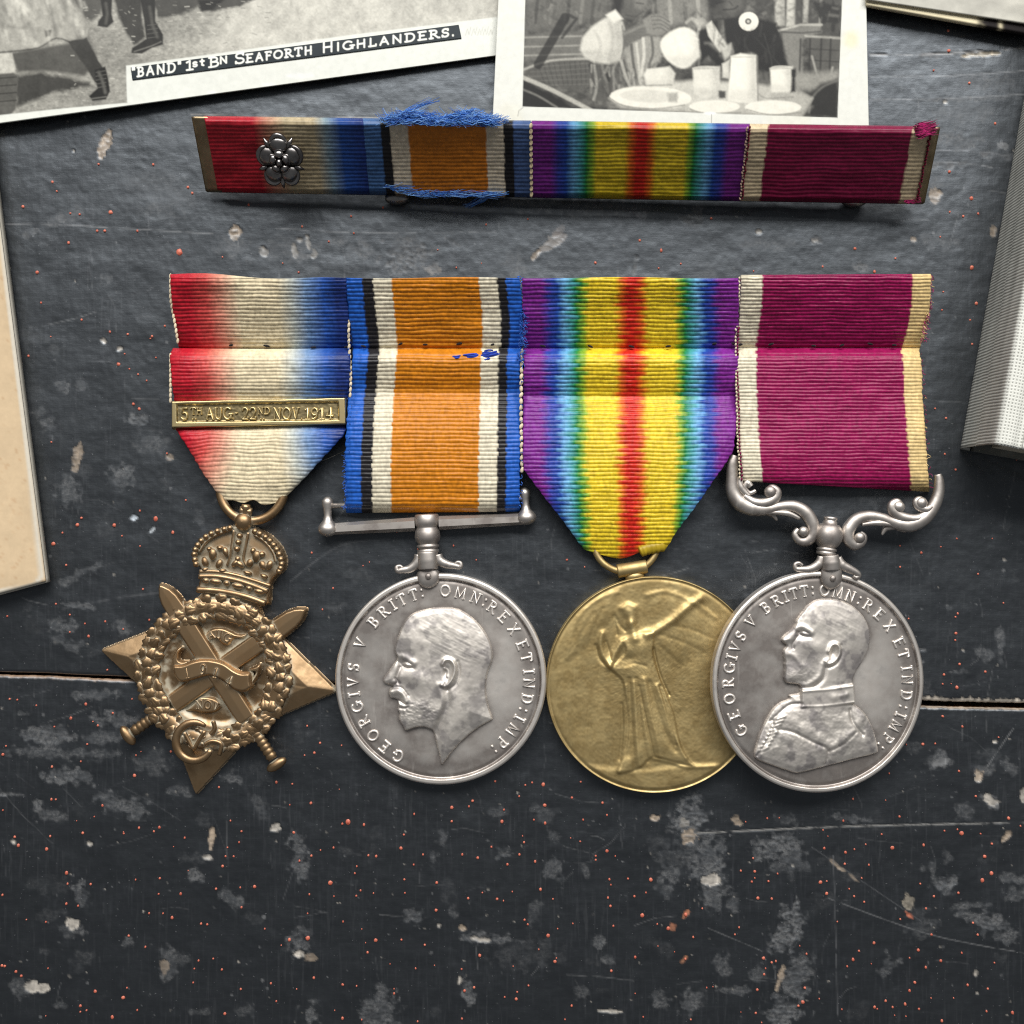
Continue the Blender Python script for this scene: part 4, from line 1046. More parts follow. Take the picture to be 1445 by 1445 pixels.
# royal cypher at the foot of the wreath
A = Acc()
gc = np.array(Z(498, 1152)); a = np.radians(np.linspace(52, 335, 30))
rr_ = np.interp(np.linspace(0, 1, 30), [0, .1, .5, .9, 1], [2.5, 4.6, 6.2, 5, 3.5])
V, F = tube(fs(gc[0] + 25.5 * np.cos(a), gc[1] - 26.5 * np.sin(a), 25), rr_ * S, 12, .8); A.add(V, F)
q = catmull(ZP([(583, 1060), (590, 1095), (572, 1120)]), 5); V, F = tube(fs(q[:, 0], q[:, 1], 24), 3.2 * S, 8); A.add(V, F)
q = catmull(ZP([(545, 1165), (580, 1150), (620, 1165), (610, 1215)]), 5); V, F = tube(fs(q[:, 0], q[:, 1], 24), 3.0 * S, 8); A.add(V, F)
cy = A.obj('cypher', M['bronze'], star)
A = Acc()
for q in ([(450, 1110), (490, 1185)], [(545, 1105), (492, 1190)]):
    q = catmull(ZP(q), 6); V, F = tube(fs(q[:, 0], q[:, 1], 23), 3.0 * S, 8); A.add(V, F)
for _ in range(16):
    x, y = gc + np.array([r3.normal(0, 8), r3.normal(0, 8)])
    V, F = ellipsoid(fs(x, y, 20), (4 * S, 3 * S, 3.2 * S), 8, 6, r3.uniform(0, 3)); A.add(V, F)
A.obj('monogram', M['bronze'], cy)

# crown
crown = slab('crown', [(502, 468), (508, 405), (515, 385), (497, 350), (486, 312), (492, 270), (520, 225), (570, 192), (640, 172), (700, 165), (765, 182), (830, 215), (880, 268), (902, 325), (896, 372), (868, 398), (835, 442), (828, 525), (805, 530), (735, 500), (650, 482), (570, 472)], 7, 5, 4, star, hx=lambda P, d: np.minimum(d * .10, 2.5), base=-3, sm=3)
A = Acc()
for pts, r in (([(503, 462), (580, 466), (660, 478), (740, 498), (815, 526)], 4.6), ([(512, 402), (590, 402), (670, 416), (750, 440), (826, 470)], 4.0), ([(514, 380), (590, 380), (680, 396), (760, 420), (840, 446)], 3.0)):
    q = catmull(ZP(pts), 6); V, F = tube(fs(q[:, 0], q[:, 1], 17), r * S, 10); A.add(V, F)
A.obj('band', M['bronze'], crown)
bead = None
cb = root_loc(crown)
def put(x, y, h, sx, sy, sz, rot=0, nm='bead'):
    global bead
    x, y = Z(x, y)
    loc = tuple(fs(x, y, h) - cb)
    if bead is None:
        V, F = ellipsoid((0, 0, 0), (1, 1, 1), 12, 8)
        bead = obj('bead', V + cb, F, M['bronze'], crown)
        o = bead
        o.location = loc; o.rotation_euler = (0, 0, rot); o.scale = (sx * S, sy * S, sz * S)
    else:
        o = share(bead, crown, loc, (0, 0, rot), (sx * S, sy * S, sz * S))
        if nm != 'bead': o.name = nm
for q in catmull([(500, 345), (492, 300), (508, 258), (545, 220), (598, 194), (655, 180)], 2): put(q[0], q[1], 18, 4.6, 4.6, 5)
for q in catmull([(770, 196), (818, 222), (855, 258), (880, 300), (892, 345), (880, 378)], 2): put(q[0], q[1], 18, 4.8, 4.8, 5)
for q in ((702, 215), (696, 245), (690, 275)): put(q[0], q[1], 21, 4.6, 4.4, 5)
for q in ((545, 420, 5.5), (588, 424, 9), (640, 432, 5), (690, 444, 9), (742, 456, 5), (788, 470, 8)): put(q[0], q[1], 17, q[2], 4.6, 5, -.18, 'jewel')
A = Acc()
for q in ([(672, 190), (664, 250), (652, 320), (640, 352)], [(738, 200), (726, 260), (716, 320), (730, 352)], [(652, 190), (600, 208), (548, 240), (515, 290)], [(765, 212), (810, 240), (850, 290), (862, 335)]):
    q = catmull(ZP(q), 5); V, F = tube(fs(q[:, 0], q[:, 1], 17), 2.2 * S, 8); A.add(V, F)
for x, y, sx, sy, ro in ((540, 335, 6, 9, .3), (575, 300, 7, 10, 0), (605, 345, 6, 9, -.4), (635, 290, 5, 9, .3), (560, 275, 5, 4, 0), (608, 270, 6, 4, 0), (680, 340, 9, 5, .7), (700, 345, 9, 5, -.7), (690, 322, 5, 6, 0), (745, 340, 6, 8, -.5), (775, 310, 7, 10, -.2), (805, 350, 6, 9, .5), (835, 350, 6, 9, -.5), (800, 300, 6, 5, 0), (760, 285, 5, 6, 0), (620, 375, 7, 4, 0), (735, 385, 8, 4, -.3), (810, 400, 7, 4, -.4), (540, 370, 6, 4, .2)):
    x, y = Z(x, y); V, F = ellipsoid(fs(x, y, 17), (sx * .85 * S, sy * .85 * S, 4.5 * S), 10, 7, ro); A.add(V, F)
A.obj('fleuron', M['bronze'], crown)
A = Acc()
x, y = Z(715, 152); V, F = ellipsoid(fs(x, y, 16), (12.5 * S, 13 * S, 11 * S), 16, 12); A.add(V, F)
A.obj('orb', M['bronze'], crown)
A = Acc()
q = ZP([(722, 125), (728, 72)]); V, F = tube(fs(np.linspace(q[0, 0], q[1, 0], 5), np.linspace(q[0, 1], q[1, 1], 5), 16), np.array([5, 5.5, 6, 7.5, 6]) * S, 10); A.add(V, F)
q = ZP([(700, 98), (752, 108)]); V, F = tube(fs(np.linspace(q[0, 0], q[1, 0], 5), np.linspace(q[0, 1], q[1, 1], 5), 16), np.array([6, 5, 4.5, 5, 6]) * S, 10); A.add(V, F)
A.obj('cross', M['bronze'], crown)
# ring through the ribbon
A = Acc()
rc = np.array((358.0, 690.0)); a = np.linspace(0, 2 * np.pi, 49)
V, F = tube(fs(rc[0] + 45 * np.cos(a), rc[1] + 45 * np.sin(a), 8 + 4 * np.sin(a)), 6.5 * S, 12); A.add(V, F)
A.obj('suspension_ring', M['bronze'], star)

# dated clasp
fc = Frame(24)
ck = [(243, 566), (489, 561), (490, 600), (243, 605)]
clp = np.array(ck, float)
inn = np.array([(250.5, 570.5), (479, 566.5), (480, 594), (251, 597)])
def clasp_h(P, d):
    di = sdf(P, inn)
    h = 7.5 * smooth(0, 1.6, d) - 4.2 * smooth(0, 1.8, di)
    return h + .5 * (fbm(P[:, 0] / 3, P[:, 1] / 3, 3, 2) - .5) * (di > 0)
clasp = add_patch('clasp', fc, clp, clasp_h, M['clasp'], star, res=1.0, base=-8, keep=-1.8, wear=lambda P, d, h: np.stack([.45 * (h > 5), .25 * (h < 4.5), 0 * h], 1))
def ctext(s, x0, yb, cap, wf, w):
    x = x0
    for ch in s:
        wd = GL[ch][0]
        def place(gx, gy, x=x): return (x + gx * cap * wf, yb - (x - 250) * .016 - gy * cap)
        letter(ch, place, w, 3.2, fc, 3.2, M['clasp_letter'], clasp)
        x += (wd + .16) * cap * wf
    return x
ctext('5', 257, 592.5, 16, .95, 3.0)
ctext('TH', 270.5, 585.5, 9.5, .95, 2.2); ctext('..', 272, 592.5, 8, 1.4, 2.2)
ctext('AUG', 292, 592.8, 16, .78, 3.0); ctext('.', 329, 593, 12, 1, 2.4)
ctext('-', 333, 592, 16, .6, 2.2)
ctext('22', 342.5, 593.4, 16, .9, 3.0)
ctext('ND', 365, 586.8, 9.5, .92, 2.2); ctext('..', 368, 594, 8, 1.4, 2.2)
ctext('NOV', 387, 594.5, 16, .74, 3.0); ctext('.', 425, 594.5, 12, 1, 2.4)
ctext('1914', 431.5, 595.3, 16, .96, 3.0)

# ================================================================== ROUND MEDALS
def disc(name, fr, cx, cy, R, field, rimz, rimw, mat, parent, relief=None, wearf=None, nseg=220, step=1.5, ry=1.0, thick=None):
    """struck disc: polar grid, bottom and edge included"""
    rad = np.concatenate([np.arange(0.01, R - rimw - 3, step), np.linspace(R - rimw - 3, R - .8, 14)])
    th = np.linspace(0, 2 * np.pi, nseg, endpoint=False)
    RR, TH = np.meshgrid(rad, th, indexing='ij')
    X = cx + RR * np.cos(TH); Y = cy + RR * np.sin(TH) * ry
    P = np.stack([X.ravel(), Y.ravel()], 1)
    h = np.full(len(P), float(field))
    r = RR.ravel()
    rim = smooth(R - rimw - 1.5, R - rimw + 1.2, r) * (1 - .35 * smooth(R - 3, R - .8, r) ** 2)
    h = h + (rimz - field) * rim
    h = h - .8 * np.exp(-((r - (R - rimw - 2.5)) / 2.2) ** 2)
    h = h + .35 * (fbm(P[:, 0] / 14, P[:, 1] / 14, 4, 4) - .5)
    if relief is not None: h = h + relief(P, r)
    # edge and underside
    ex = [(R, rimz - 2.2), (R + .3, rimz - 5), (R + .3, 4), (R - 1.5, .5), (R - 12, 0.2)]
    Vt = fr(P[:, 0], P[:, 1], h)
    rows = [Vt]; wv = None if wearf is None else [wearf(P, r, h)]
    for (q, hh) in ex:
        rows.append(fr(cx + q * np.cos(th), cy + q * np.sin(th) * ry, np.full(nseg, hh)))
        if wv is not None: wv.append(np.tile([.3, 0, 0], (nseg, 1)))
    V = np.vstack(rows)
    nr = len(rad) + len(ex)
    i = np.arange(nr - 1)[:, None] * nseg + np.arange(nseg)[None, :]
    i2 = np.arange(nr - 1)[:, None] * nseg + (np.arange(nseg)[None, :] + 1) % nseg
    F = np.stack([i.ravel(), i2.ravel(), (i2 + nseg).ravel(), (i + nseg).ravel()], 1)[:, ::-1]
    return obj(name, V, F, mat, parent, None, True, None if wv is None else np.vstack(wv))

def G(P, x, y, rx, ry, ang=0.0):
    a = math.radians(ang); c, s = math.cos(a), math.sin(a)
    dx = P[:, 0] - x; dy = P[:, 1] - y
    u = (dx * c + dy * s) / rx; v = (-dx * s + dy * c) / ry
    return np.exp(-(u * u + v * v))

def ST(P, pts, w, sm=5):
    return np.exp(-(dist_poly(P, catmull(pts, sm) if sm else pts) / w) ** 2)

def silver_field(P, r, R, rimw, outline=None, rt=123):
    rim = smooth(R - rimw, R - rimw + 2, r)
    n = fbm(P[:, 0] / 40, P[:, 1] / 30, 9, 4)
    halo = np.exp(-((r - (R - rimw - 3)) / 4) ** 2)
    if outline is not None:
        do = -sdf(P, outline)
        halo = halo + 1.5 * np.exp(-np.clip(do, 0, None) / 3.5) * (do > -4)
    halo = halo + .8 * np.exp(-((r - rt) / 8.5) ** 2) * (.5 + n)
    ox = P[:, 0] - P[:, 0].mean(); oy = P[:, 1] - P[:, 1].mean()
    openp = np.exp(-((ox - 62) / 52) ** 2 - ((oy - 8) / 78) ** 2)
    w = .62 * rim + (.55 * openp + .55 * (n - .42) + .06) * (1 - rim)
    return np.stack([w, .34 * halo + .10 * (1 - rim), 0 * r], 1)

# ---- war medal disc
fb = Frame(0)
BC = (623.5, 955.0); BR = 147.0
def ZB(L): return np.array([(450 + x / 3.285, 680 + y / 3.284) for x, y in L])
head = ZB([(415,625),(440,603),(480,588),(540,575),(600,574),(650,582),(700,610),(745,650),(780,700),(800,745),(808,790),(803,830),(790,860),(782,890),(778,930),(778,965),(785,1010),(795,1045),(806,1078),(802,1092),(760,1115),(710,1150),(660,1195),(620,1240),(592,1278),(574,1297),(566,1280),(562,1250),(552,1215),(545,1180),(533,1142),(520,1130),(480,1122),(445,1128),(425,1136),(408,1138),(398,1122),(385,1102),(378,1082),(380,1060),(371,1042),(374,1018),(368,1003),(360,995),(341,990),(333,972),(335,952),(347,940),(341,931),(318,927),(306,914),(305,902),(318,882),(335,860),(352,835),(366,818),(370,800),(362,785),(357,768),(362,745),(375,705),(388,670),(400,645)])
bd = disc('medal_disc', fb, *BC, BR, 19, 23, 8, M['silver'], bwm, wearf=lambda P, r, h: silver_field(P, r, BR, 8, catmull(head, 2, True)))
T1 = [('G',-150.9),('E',-140.3),('O',-129.8),('R',-119),('G',-108.6),('I',-100.2),('V',-92.3),('S',-82.5),('V',-66.3),('B',-50),('R',-40.5),('I',-33),('T',-26.5),('T',-18.2),(':',-12.4),('O',2.8),('M',12.8),('N',23.2),(':',29.7),('R',35.8),('E',45.5),('X',55.8),('E',67.4),('T',76.1),('I',85.4),('N',92.9),('D',103.2),(':',110.6),('I',116.8),('M',125.5),('P',136.3),(':',142.8)]
ring_text(T1, *BC, 123, 14.8, 3.1, 2.2, fb, 19.0, M['silver'], bd)

def b(*p): return ZB([p])[0]
def gz(P, x, y, rx, ry, ang=0): 
    c = ZB([(x, y)])[0]; return G(P, c[0], c[1], rx / 3.285, ry / 3.285, ang)
def sz(P, pts, w): return ST(P, ZB(pts), w / 3.285)
def head_h(P, d):
    dome = np.sqrt(np.clip(1 - (1 - np.clip(d / 56, 0, 1)) ** 2, 0, 1))
    h = 2.6 * smooth(0, 2.2, d) + 1.2 * np.minimum(d / 9, 1) + 6.5 * np.minimum(dome, .25 + d / 44)
    # forehead, brow, eye, cheek
    h += 1.2 * gz(P, 430, 715, 60, 60) + 2.0 * sz(P, [(368, 795), (405, 800), (450, 825)], 14)
    h -= 3.2 * gz(P, 392, 838, 18, 26) + 1.8 * sz(P, [(378, 825), (415, 848), (445, 850)], 9)
    h += 2.2 * gz(P, 412, 836, 18, 9, 10) - 1.2 * sz(P, [(398, 826), (415, 822), (438, 832)], 4) - .9 * sz(P, [(400, 846), (418, 850), (440, 846)], 4)
    h += 1.8 * gz(P, 470, 900, 60, 34, 10) - 1.6 * gz(P, 430, 950, 30, 50, -20)
    h += 1.6 * sz(P, [(372, 830), (345, 880), (322, 908)], 15) - 2.2 * sz(P, [(385, 850), (372, 890), (378, 920)], 8)
    h += 1.6 * gz(P, 352, 914, 14, 10) - 1.5 * sz(P, [(362, 896), (372, 912), (362, 926)], 4)
    # moustache and mouth
    h += 3.4 * sz(P, [(345, 958), (375, 952), (402, 972), (412, 998)], 15) - 2.4 * sz(P, [(352, 994), (380, 1000), (408, 1014)], 6)
    h -= 1.5 * sz(P, [(352, 938), (390, 940), (420, 975)], 6)
    h += 1.2 * sz(P, [(378, 1016), (400, 1022), (415, 1024)], 7) - 1.6 * sz(P, [(372, 1032), (395, 1034), (420, 1028)], 6)
    # beard texture
    br = smooth(0, 1, np.clip(gz(P, 450, 1070, 100, 60, -15) * 1.7, 0, 1))
    h += br * (1.3 + 1.2 * (fbm(P[:, 0] / 3.5, P[:, 1] / 2.4, 17, 3) - .5))
    # jaw and neck
    jaw = ZB([(575, 930), (590, 990), (572, 1050), (545, 1110), (533, 1142)])
    h += 1.8 * ST(P, jaw + np.array([-4, -1]), 5) - 2.4 * ST(P, jaw + np.array([4.5, 2]), 5)
    h += 1.4 * sz(P, [(640, 980), (640, 1080), (600, 1200)], 36) - .9 * sz(P, [(700, 960), (720, 1060), (690, 1130)], 20)
    # ear
    h += 3.8 * sz(P, [(580, 830), (592, 812), (616, 812), (634, 838), (632, 876), (614, 912), (592, 932), (577, 925)], 9)
    h += 2.0 * gz(P, 588, 915, 13, 20) - 3.4 * gz(P, 597, 868, 14, 26, 12) + 1.5 * sz(P, [(588, 850), (602, 862), (600, 888)], 5)
    h -= 1.5 * sz(P, [(648, 820), (655, 870), (640, 920), (605, 950)], 7)
    # hair
    hr = smooth(0, 8, d) * smooth(0, .2, np.clip(gz(P, 650, 700, 190, 140, 25) - .35, 0, 1))
    ang = np.arctan2(P[:, 1] - b(600, 700)[1], P[:, 0] - b(600, 700)[0])
    h += hr * .22 * (fbm((P[:, 0] + .5 * P[:, 1]) / 26, (P[:, 1] - .5 * P[:, 0]) / 3.0, 23, 3) - .5) * 2
    h -= .35 * sz(P, [(415, 640), (480, 690), (535, 740), (560, 800)], 22)
    h += .7 * (fbm(P[:, 0] / 9, P[:, 1] / 9, 19, 3) - .5)
    return 19 + np.maximum(h, .3)
def head_wear(P, d, h):
    n = fbm(P[:, 0] / 14, P[:, 1] / 14, 29, 4)
    return np.stack([.22 + .30 * smooth(23, 31, h) + .2 * np.exp(-(d / 3) ** 2), .55 * smooth(.48, .68, n), 0 * h], 1)
add_patch('king_portrait', fb, catmull(head, 3, True), head_h, M['relief'], bwm, res=1.0, base=16.5, keep=-1.6, wear=head_wear)

# suspender of the war medal
def ball(A, fr, x, y, z, r, flat=1.0, ry=None):
    V, F = ellipsoid(fr(x, y, z), (r * S, (ry or r) * S, r * flat * S), 16, 12); A.add(V, F)
A = Acc()
def zb(x, y): return (450 + x / 3.285, 680 + y / 3.284)
p0, pm0, pm1, p1 = zb(70, 218), zb(450, 196), zb(560, 190), zb(945, 172)
for (a_, b_, r0, r1) in ((p0, pm0, 8.0, 9.8), (p1, pm1, 8.0, 9.8)):
    a_ = np.array(a_); b_ = np.array(b_); t = np.linspace(0, 1, 8)
    q = a_ + t[:, None] * (b_ - a_)
    V, F = tube(fb(q[:, 0], q[:, 1], 14), (r0 + (r1 - r0) * t) * S, 6, .9); A.add(V, F)
bar = A.obj('suspender_bar', M['silver'], bwm, smooth_shade=False)
for (xa, ya, xb, yb) in ((48, 88, 50, 222), (952, 45, 962, 170)):
    A = Acc()
    a_ = zb(xa, ya); b_ = zb(xb, yb)
    V, F = lathe(fb, a_, b_, [(-.14, 2.5), (-.08, 5.5), (0, 8), (.12, 8), (.26, 6.2), (.5, 5.4), (.66, 6.6), (.78, 10.5), (.88, 13.2), (.98, 14), (1.08, 12.8), (1.17, 9), (1.22, 4), (1.23, 1)], 18, 14); A.add(V, F)
    A.obj('end_knob', M['silver'], bar)
A = Acc()
a_, b_ = np.array(zb(55, 112)), np.array(zb(960, 75)); t = np.linspace(0, 1, 6)
V, F = tube(fb(a_[0] + t * (b_[0] - a_[0]), a_[1] + t * (b_[1] - a_[1]), 15), 3.6 * S, 10); A.add(V, F)
A.obj('ribbon_pin', M['silver'], bar)
def swivel(parent, fr, P0, P1, prof, z):
    A = Acc(); V, F = lathe(fr, P0, P1, prof, 24, z); A.add(V, F)
    return A.obj('swivel', M['silver'], parent)
swivel(bwm, fb, zb(503, 148), zb(511, 330), [(0, 6), (.01, 15), (.04, 16.6), (.2, 17.2), (.28, 16.6), (.32, 14.8), (.36, 15.0), (.44, 17.0), (.58, 18.0), (.68, 16.6), (.74, 13.8), (.77, 13.2), (.79, 15.6), (.84, 15.8), (.86, 13.4), (.89, 13.4), (.91, 15.2), (.97, 15.2), (1.0, 13)], 15)

def claw(parent, fr, f, z, L, drop, riv, k):
    """side scrolls, clasp drop and rivet; f maps zoomed coords"""
    A = Acc()
    for path, rr in L:
        q = catmull([f(*p) for p in path], 6)
        rr = np.interp(np.linspace(0, 1, len(q)), np.linspace(0, 1, len(rr)), rr)
        V, F = tube(fr(q[:, 0], q[:, 1], z), rr * S, 12, .9); A.add(V, F)
    c = A.obj('claw', M['silver'], parent)
    pl = catmull([f(*p) for p in drop], 4, True)
    add_patch('claw_drop', fr, pl, lambda P, d: z + 7.5 * np.sqrt(np.clip(1 - (1 - np.clip(d / 13, 0, 1)) ** 2, 0, 1)), M['silver'], c, res=.9, base=z - 8, keep=-1.6)
    A = Acc(); x, y = f(*riv); ball(A, fr, x, y, z + 8.2, 4.2, .7); A.obj('rivet', M['silver'], c)
claw(bwm, fb, zb, 20, [([(470, 335), (462, 370), (430, 398), (395, 405), (372, 408), (368, 392), (385, 388), (398, 402)], [6.5, 7, 6, 4.6, 3.6, 3, 2.6, 2.2]), ([(555, 335), (565, 362), (595, 378), (630, 385), (658, 390), (660, 374), (645, 370), (632, 382)], [6.5, 7, 6, 4.6, 3.6, 3, 2.6, 2.2]), ([(508, 322), (510, 360), (512, 400)], [14, 15, 14])], [(512, 374), (555, 408), (565, 440), (550, 474), (512, 490), (474, 474), (460, 440), (470, 408)], (514, 432), 3.285)

# ---- victory medal disc
VC = (921.0, 963.5); VR = 151.0
fv = Frame(0)
def zv(x, y): return (760 + x / 3.907, 760 + y / 3.907)
def gv(P, x, y, rx, ry, ang=0):
    c = zv(x, y); return G(P, c[0], c[1], rx / 3.907, ry / 3.907, ang)
def sv(P, pts, w, sm=5): return ST(P, np.array([zv(*p) for p in pts]), w / 3.907, sm)
def pv(P, pts, bev):
    d = sdf(P, catmull([zv(*p) for p in pts], 4, True)); return smooth(-bev / 3.907 * .3, bev / 3.907, d)
figure_pts = [(455, 545), (500, 520), (560, 500), (625, 505), (628, 560), (625, 640), (650, 720), (690, 830), (735, 940), (760, 1060), (790, 1160), (850, 1235), (780, 1225), (700, 1205), (620, 1190), (560, 1240), (500, 1265), (425, 1275), (450, 1200), (480, 1100), (485, 980), (470, 860), (450, 770), (395, 710), (440, 650), (470, 610)]
def vrel(P, r):
    inn_ = 1 - smooth(142, 149, r)
    h = 0
    # wings
    h = h + 1.6 * pv(P, [(590, 300), (700, 285), (800, 325), (900, 380), (985, 450), (960, 560), (900, 630), (830, 620), (760, 700), (690, 640), (640, 600), (600, 520), (585, 400)], 60) + .9 * sv(P, [(590, 305), (690, 286), (790, 322), (880, 370), (960, 430)], 14)
    h = h + 1.3 * pv(P, [(430, 285), (330, 320), (240, 400), (180, 500), (150, 640), (200, 640), (280, 560), (330, 500), (400, 420), (420, 340)], 50) + .8 * sv(P, [(430, 288), (320, 330), (230, 410), (175, 520), (152, 650)], 13)
    for q in ([(640, 560), (720, 640), (780, 690)], [(660, 520), (780, 560), (900, 620)], [(700, 470), (820, 490), (940, 540)], [(300, 400), (230, 520), (210, 640)], [(350, 380), (300, 480), (270, 590)]):
        h = h - .38 * sv(P, q, 11)
    # figure
    fig = pv(P, figure_pts, 14)
    h = h + 2.0 * fig + 2.6 * pv(P, figure_pts, 100)
    for q, w_, a_ in (([(530, 760), (545, 900), (560, 1050), (590, 1210)], 12, -1.0), ([(490, 760), (500, 950), (510, 1120), (520, 1250)], 12, -1.2), ([(600, 780), (640, 920), (690, 1060), (740, 1150)], 15, -1.3), ([(570, 760), (600, 930), (640, 1080), (660, 1180)], 14, 1.4), ([(640, 800), (690, 930), (735, 1070), (800, 1190)], 14, 1.5), ([(515, 780), (525, 950), (535, 1120), (550, 1230)], 11, 1.1), ([(470, 800), (470, 1000), (460, 1150), (430, 1260)], 12, .9), ([(625, 600), (660, 740), (710, 850)], 7, -1.5), ([(470, 690), (520, 676), (580, 690)], 9, -.5), ([(660, 800), (700, 950), (745, 1120)], 9, -1.2), ([(545, 800), (585, 1000), (625, 1180)], 8, -1.2), ([(450, 900), (455, 1050), (440, 1200)], 9, -.9)):
        h = h + a_ * sv(P, q, w_)
    h = h + 2.2 * gv(P, 560, 580, 55, 60) + 1.3 * gv(P, 480, 600, 34, 34) - 1.6 * gv(P, 490, 655, 40, 24, -20)
    # head, hair, neck
    h = h + 4.2 * pv(P, [(440, 385), (455, 360), (485, 350), (520, 362), (540, 395), (535, 440), (510, 475), (485, 480), (450, 440)], 45) + 1.6 * sv(P, [(450, 375), (485, 355), (525, 372)], 16) - 1.6 * gv(P, 475, 435, 20, 26)
    h = h + 4.0 * sv(P, [(505, 460), (512, 500), (520, 540)], 24)
    # arms
    h = h + 3.4 * sv(P, [(585, 520), (640, 495), (720, 445), (790, 385), (840, 345), (880, 325)], 21)
    h = h + 3.6 * sv(P, [(450, 560), (415, 620), (385, 690)], 19) + 3.0 * sv(P, [(385, 690), (345, 620), (335, 560), (345, 515)], 17)
    h = h - 1.4 * sv(P, [(310, 580), (330, 650), (375, 700)], 9) - 1.2 * sv(P, [(365, 560), (385, 620), (390, 660)], 8)
    h = h - 1.2 * sv(P, [(425, 520), (410, 420), (440, 470), (470, 500)], 9)
    # ground
    yy = 1235 + 0 * P[:, 0]
    gy = (P[:, 1] - zv(0, 1225)[1])
    h = h + 1.6 * smooth(0, 10, gy + 4 * np.sin(P[:, 0] / 30)) + 1.0 * sv(P, [(620, 1195), (720, 1215), (800, 1240), (960, 1235)], 10)
    h = h + 1.4 * pv(P, [(420, 1270), (440, 1200), (500, 1180), (510, 1260)], 30)
    h = h + .35 * (fbm(P[:, 0] / 18, P[:, 1] / 18, 41, 3) - .5) + .4 * (fbm(P[:, 0] / 3, P[:, 1] / 3, 42, 3) - .5)
    return h * inn_
def vwear(P, r, h):
    n = fbm(P[:, 0] / 22, P[:, 1] / 18, 44, 5); n2 = fbm(P[:, 0] / 5, P[:, 1] / 5, 47, 3)
    return np.stack([-.15 + .45 * smooth(19.5, 24, h) + .35 * smooth(.45, .65, n) + .2 * n2, .25 * smooth(.5, .7, n2), 0 * h], 1)
disc('medal_disc', fv, *VC, VR, 18, 19.0, 1.6, M['gilt'], vm, relief=vrel, wearf=vwear, nseg=440, step=1.25)
A = Acc()
a = np.linspace(0, 2 * np.pi, 49)
V, F = tube(fv(882 + 44 * np.cos(a), 768 + 38 * np.sin(a), 11 + 3 * np.sin(a)), 4.6 * S, 12); A.add(V, F)
A.obj('suspension_ring', M['gilt'], vm)
A = Acc()
V, F = lathe(fv, zv(428, 178), zv(592, 150), [(0, 6), (.01, 9.3), (.05, 9.8), (.5, 9.4), (.95, 9.8), (.99, 9.3), (1, 6)], 20, 11); A.add(V, F)
A.obj('ring_lug', M['gilt'], vm)
A = Acc()
x, y = zv(525, 205); V, F = ellipsoid(fv(x, y, 10), (14 * S, 8 * S, 8 * S), 14, 10, .17); A.add(V, F)
A.obj('lug_base', M['gilt'], vm)

# ---- long service medal
fl = Frame(6, tilt=lambda x, y: 22 - 0.078 * (x - 1000))
LC = (1146.5, 957.5); LR = 149.5
def zl(x, y): return (990 + x / 2.949, 630 + y / 2.949)
bust = np.array([zl(*q) for q in [(425,645),(450,630),(500,625),(560,635),(610,660),(650,700),(672,745),(678,790),(668,840),(645,885),(622,920),(609,948),(604,972),(607,985),(610,1045),(609,1058),(640,1080),(665,1110),(690,1160),(705,1210),(710,1242),(700,1262),(600,1285),(490,1312),(375,1336),(330,1325),(260,1300),(195,1270),(200,1220),(220,1160),(245,1110),(270,1072),(300,1046),(338,1032),(337,1016),(380,1010),(384,998),(383,985),(376,975),(350,972),(326,967),(315,950),(316,930),(319,905),(317,890),(319,880),(314,862),(312,836),(321,824),(325,815),(309,801),(304,788),(320,770),(345,750),(362,731),(365,715),(378,695),(395,675),(410,655)]])
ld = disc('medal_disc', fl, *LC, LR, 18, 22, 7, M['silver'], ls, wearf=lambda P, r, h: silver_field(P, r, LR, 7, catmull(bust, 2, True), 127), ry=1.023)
T2 = [('G',-121.3),('E',-110.6),('O',-100),('R',-90),('G',-80.8),('I',-73.8),('V',-67.4),('S',-59.6),('V',-48.6),('B',-35.8),('R',-27.6),('I',-21.4),('T',-15.9),('T',-9),(':',-3.6),('O',4),('M',12.5),('N',21),(':',27.4),('R',34),('E',43.2),('X',53),('E',65),('T',73),('I',82.3),('N',89.5),('D',99.3),(':',106.8),('I',112.4),('M',119.8),('P',129),(':',135.4)]
ring_text(T2, *LC, 127, 14.4, 3.0, 2.2, fl, 18.0, M['silver'], ld)
def zl(x, y): return (990 + x / 2.949, 630 + y / 2.949)
def gl(P, x, y, rx, ry, ang=0):
    c = zl(x, y); return G(P, c[0], c[1], rx / 2.949, ry / 2.949, ang)
def sl(P, pts, w): return ST(P, np.array([zl(*p) for p in pts]), w / 2.949)
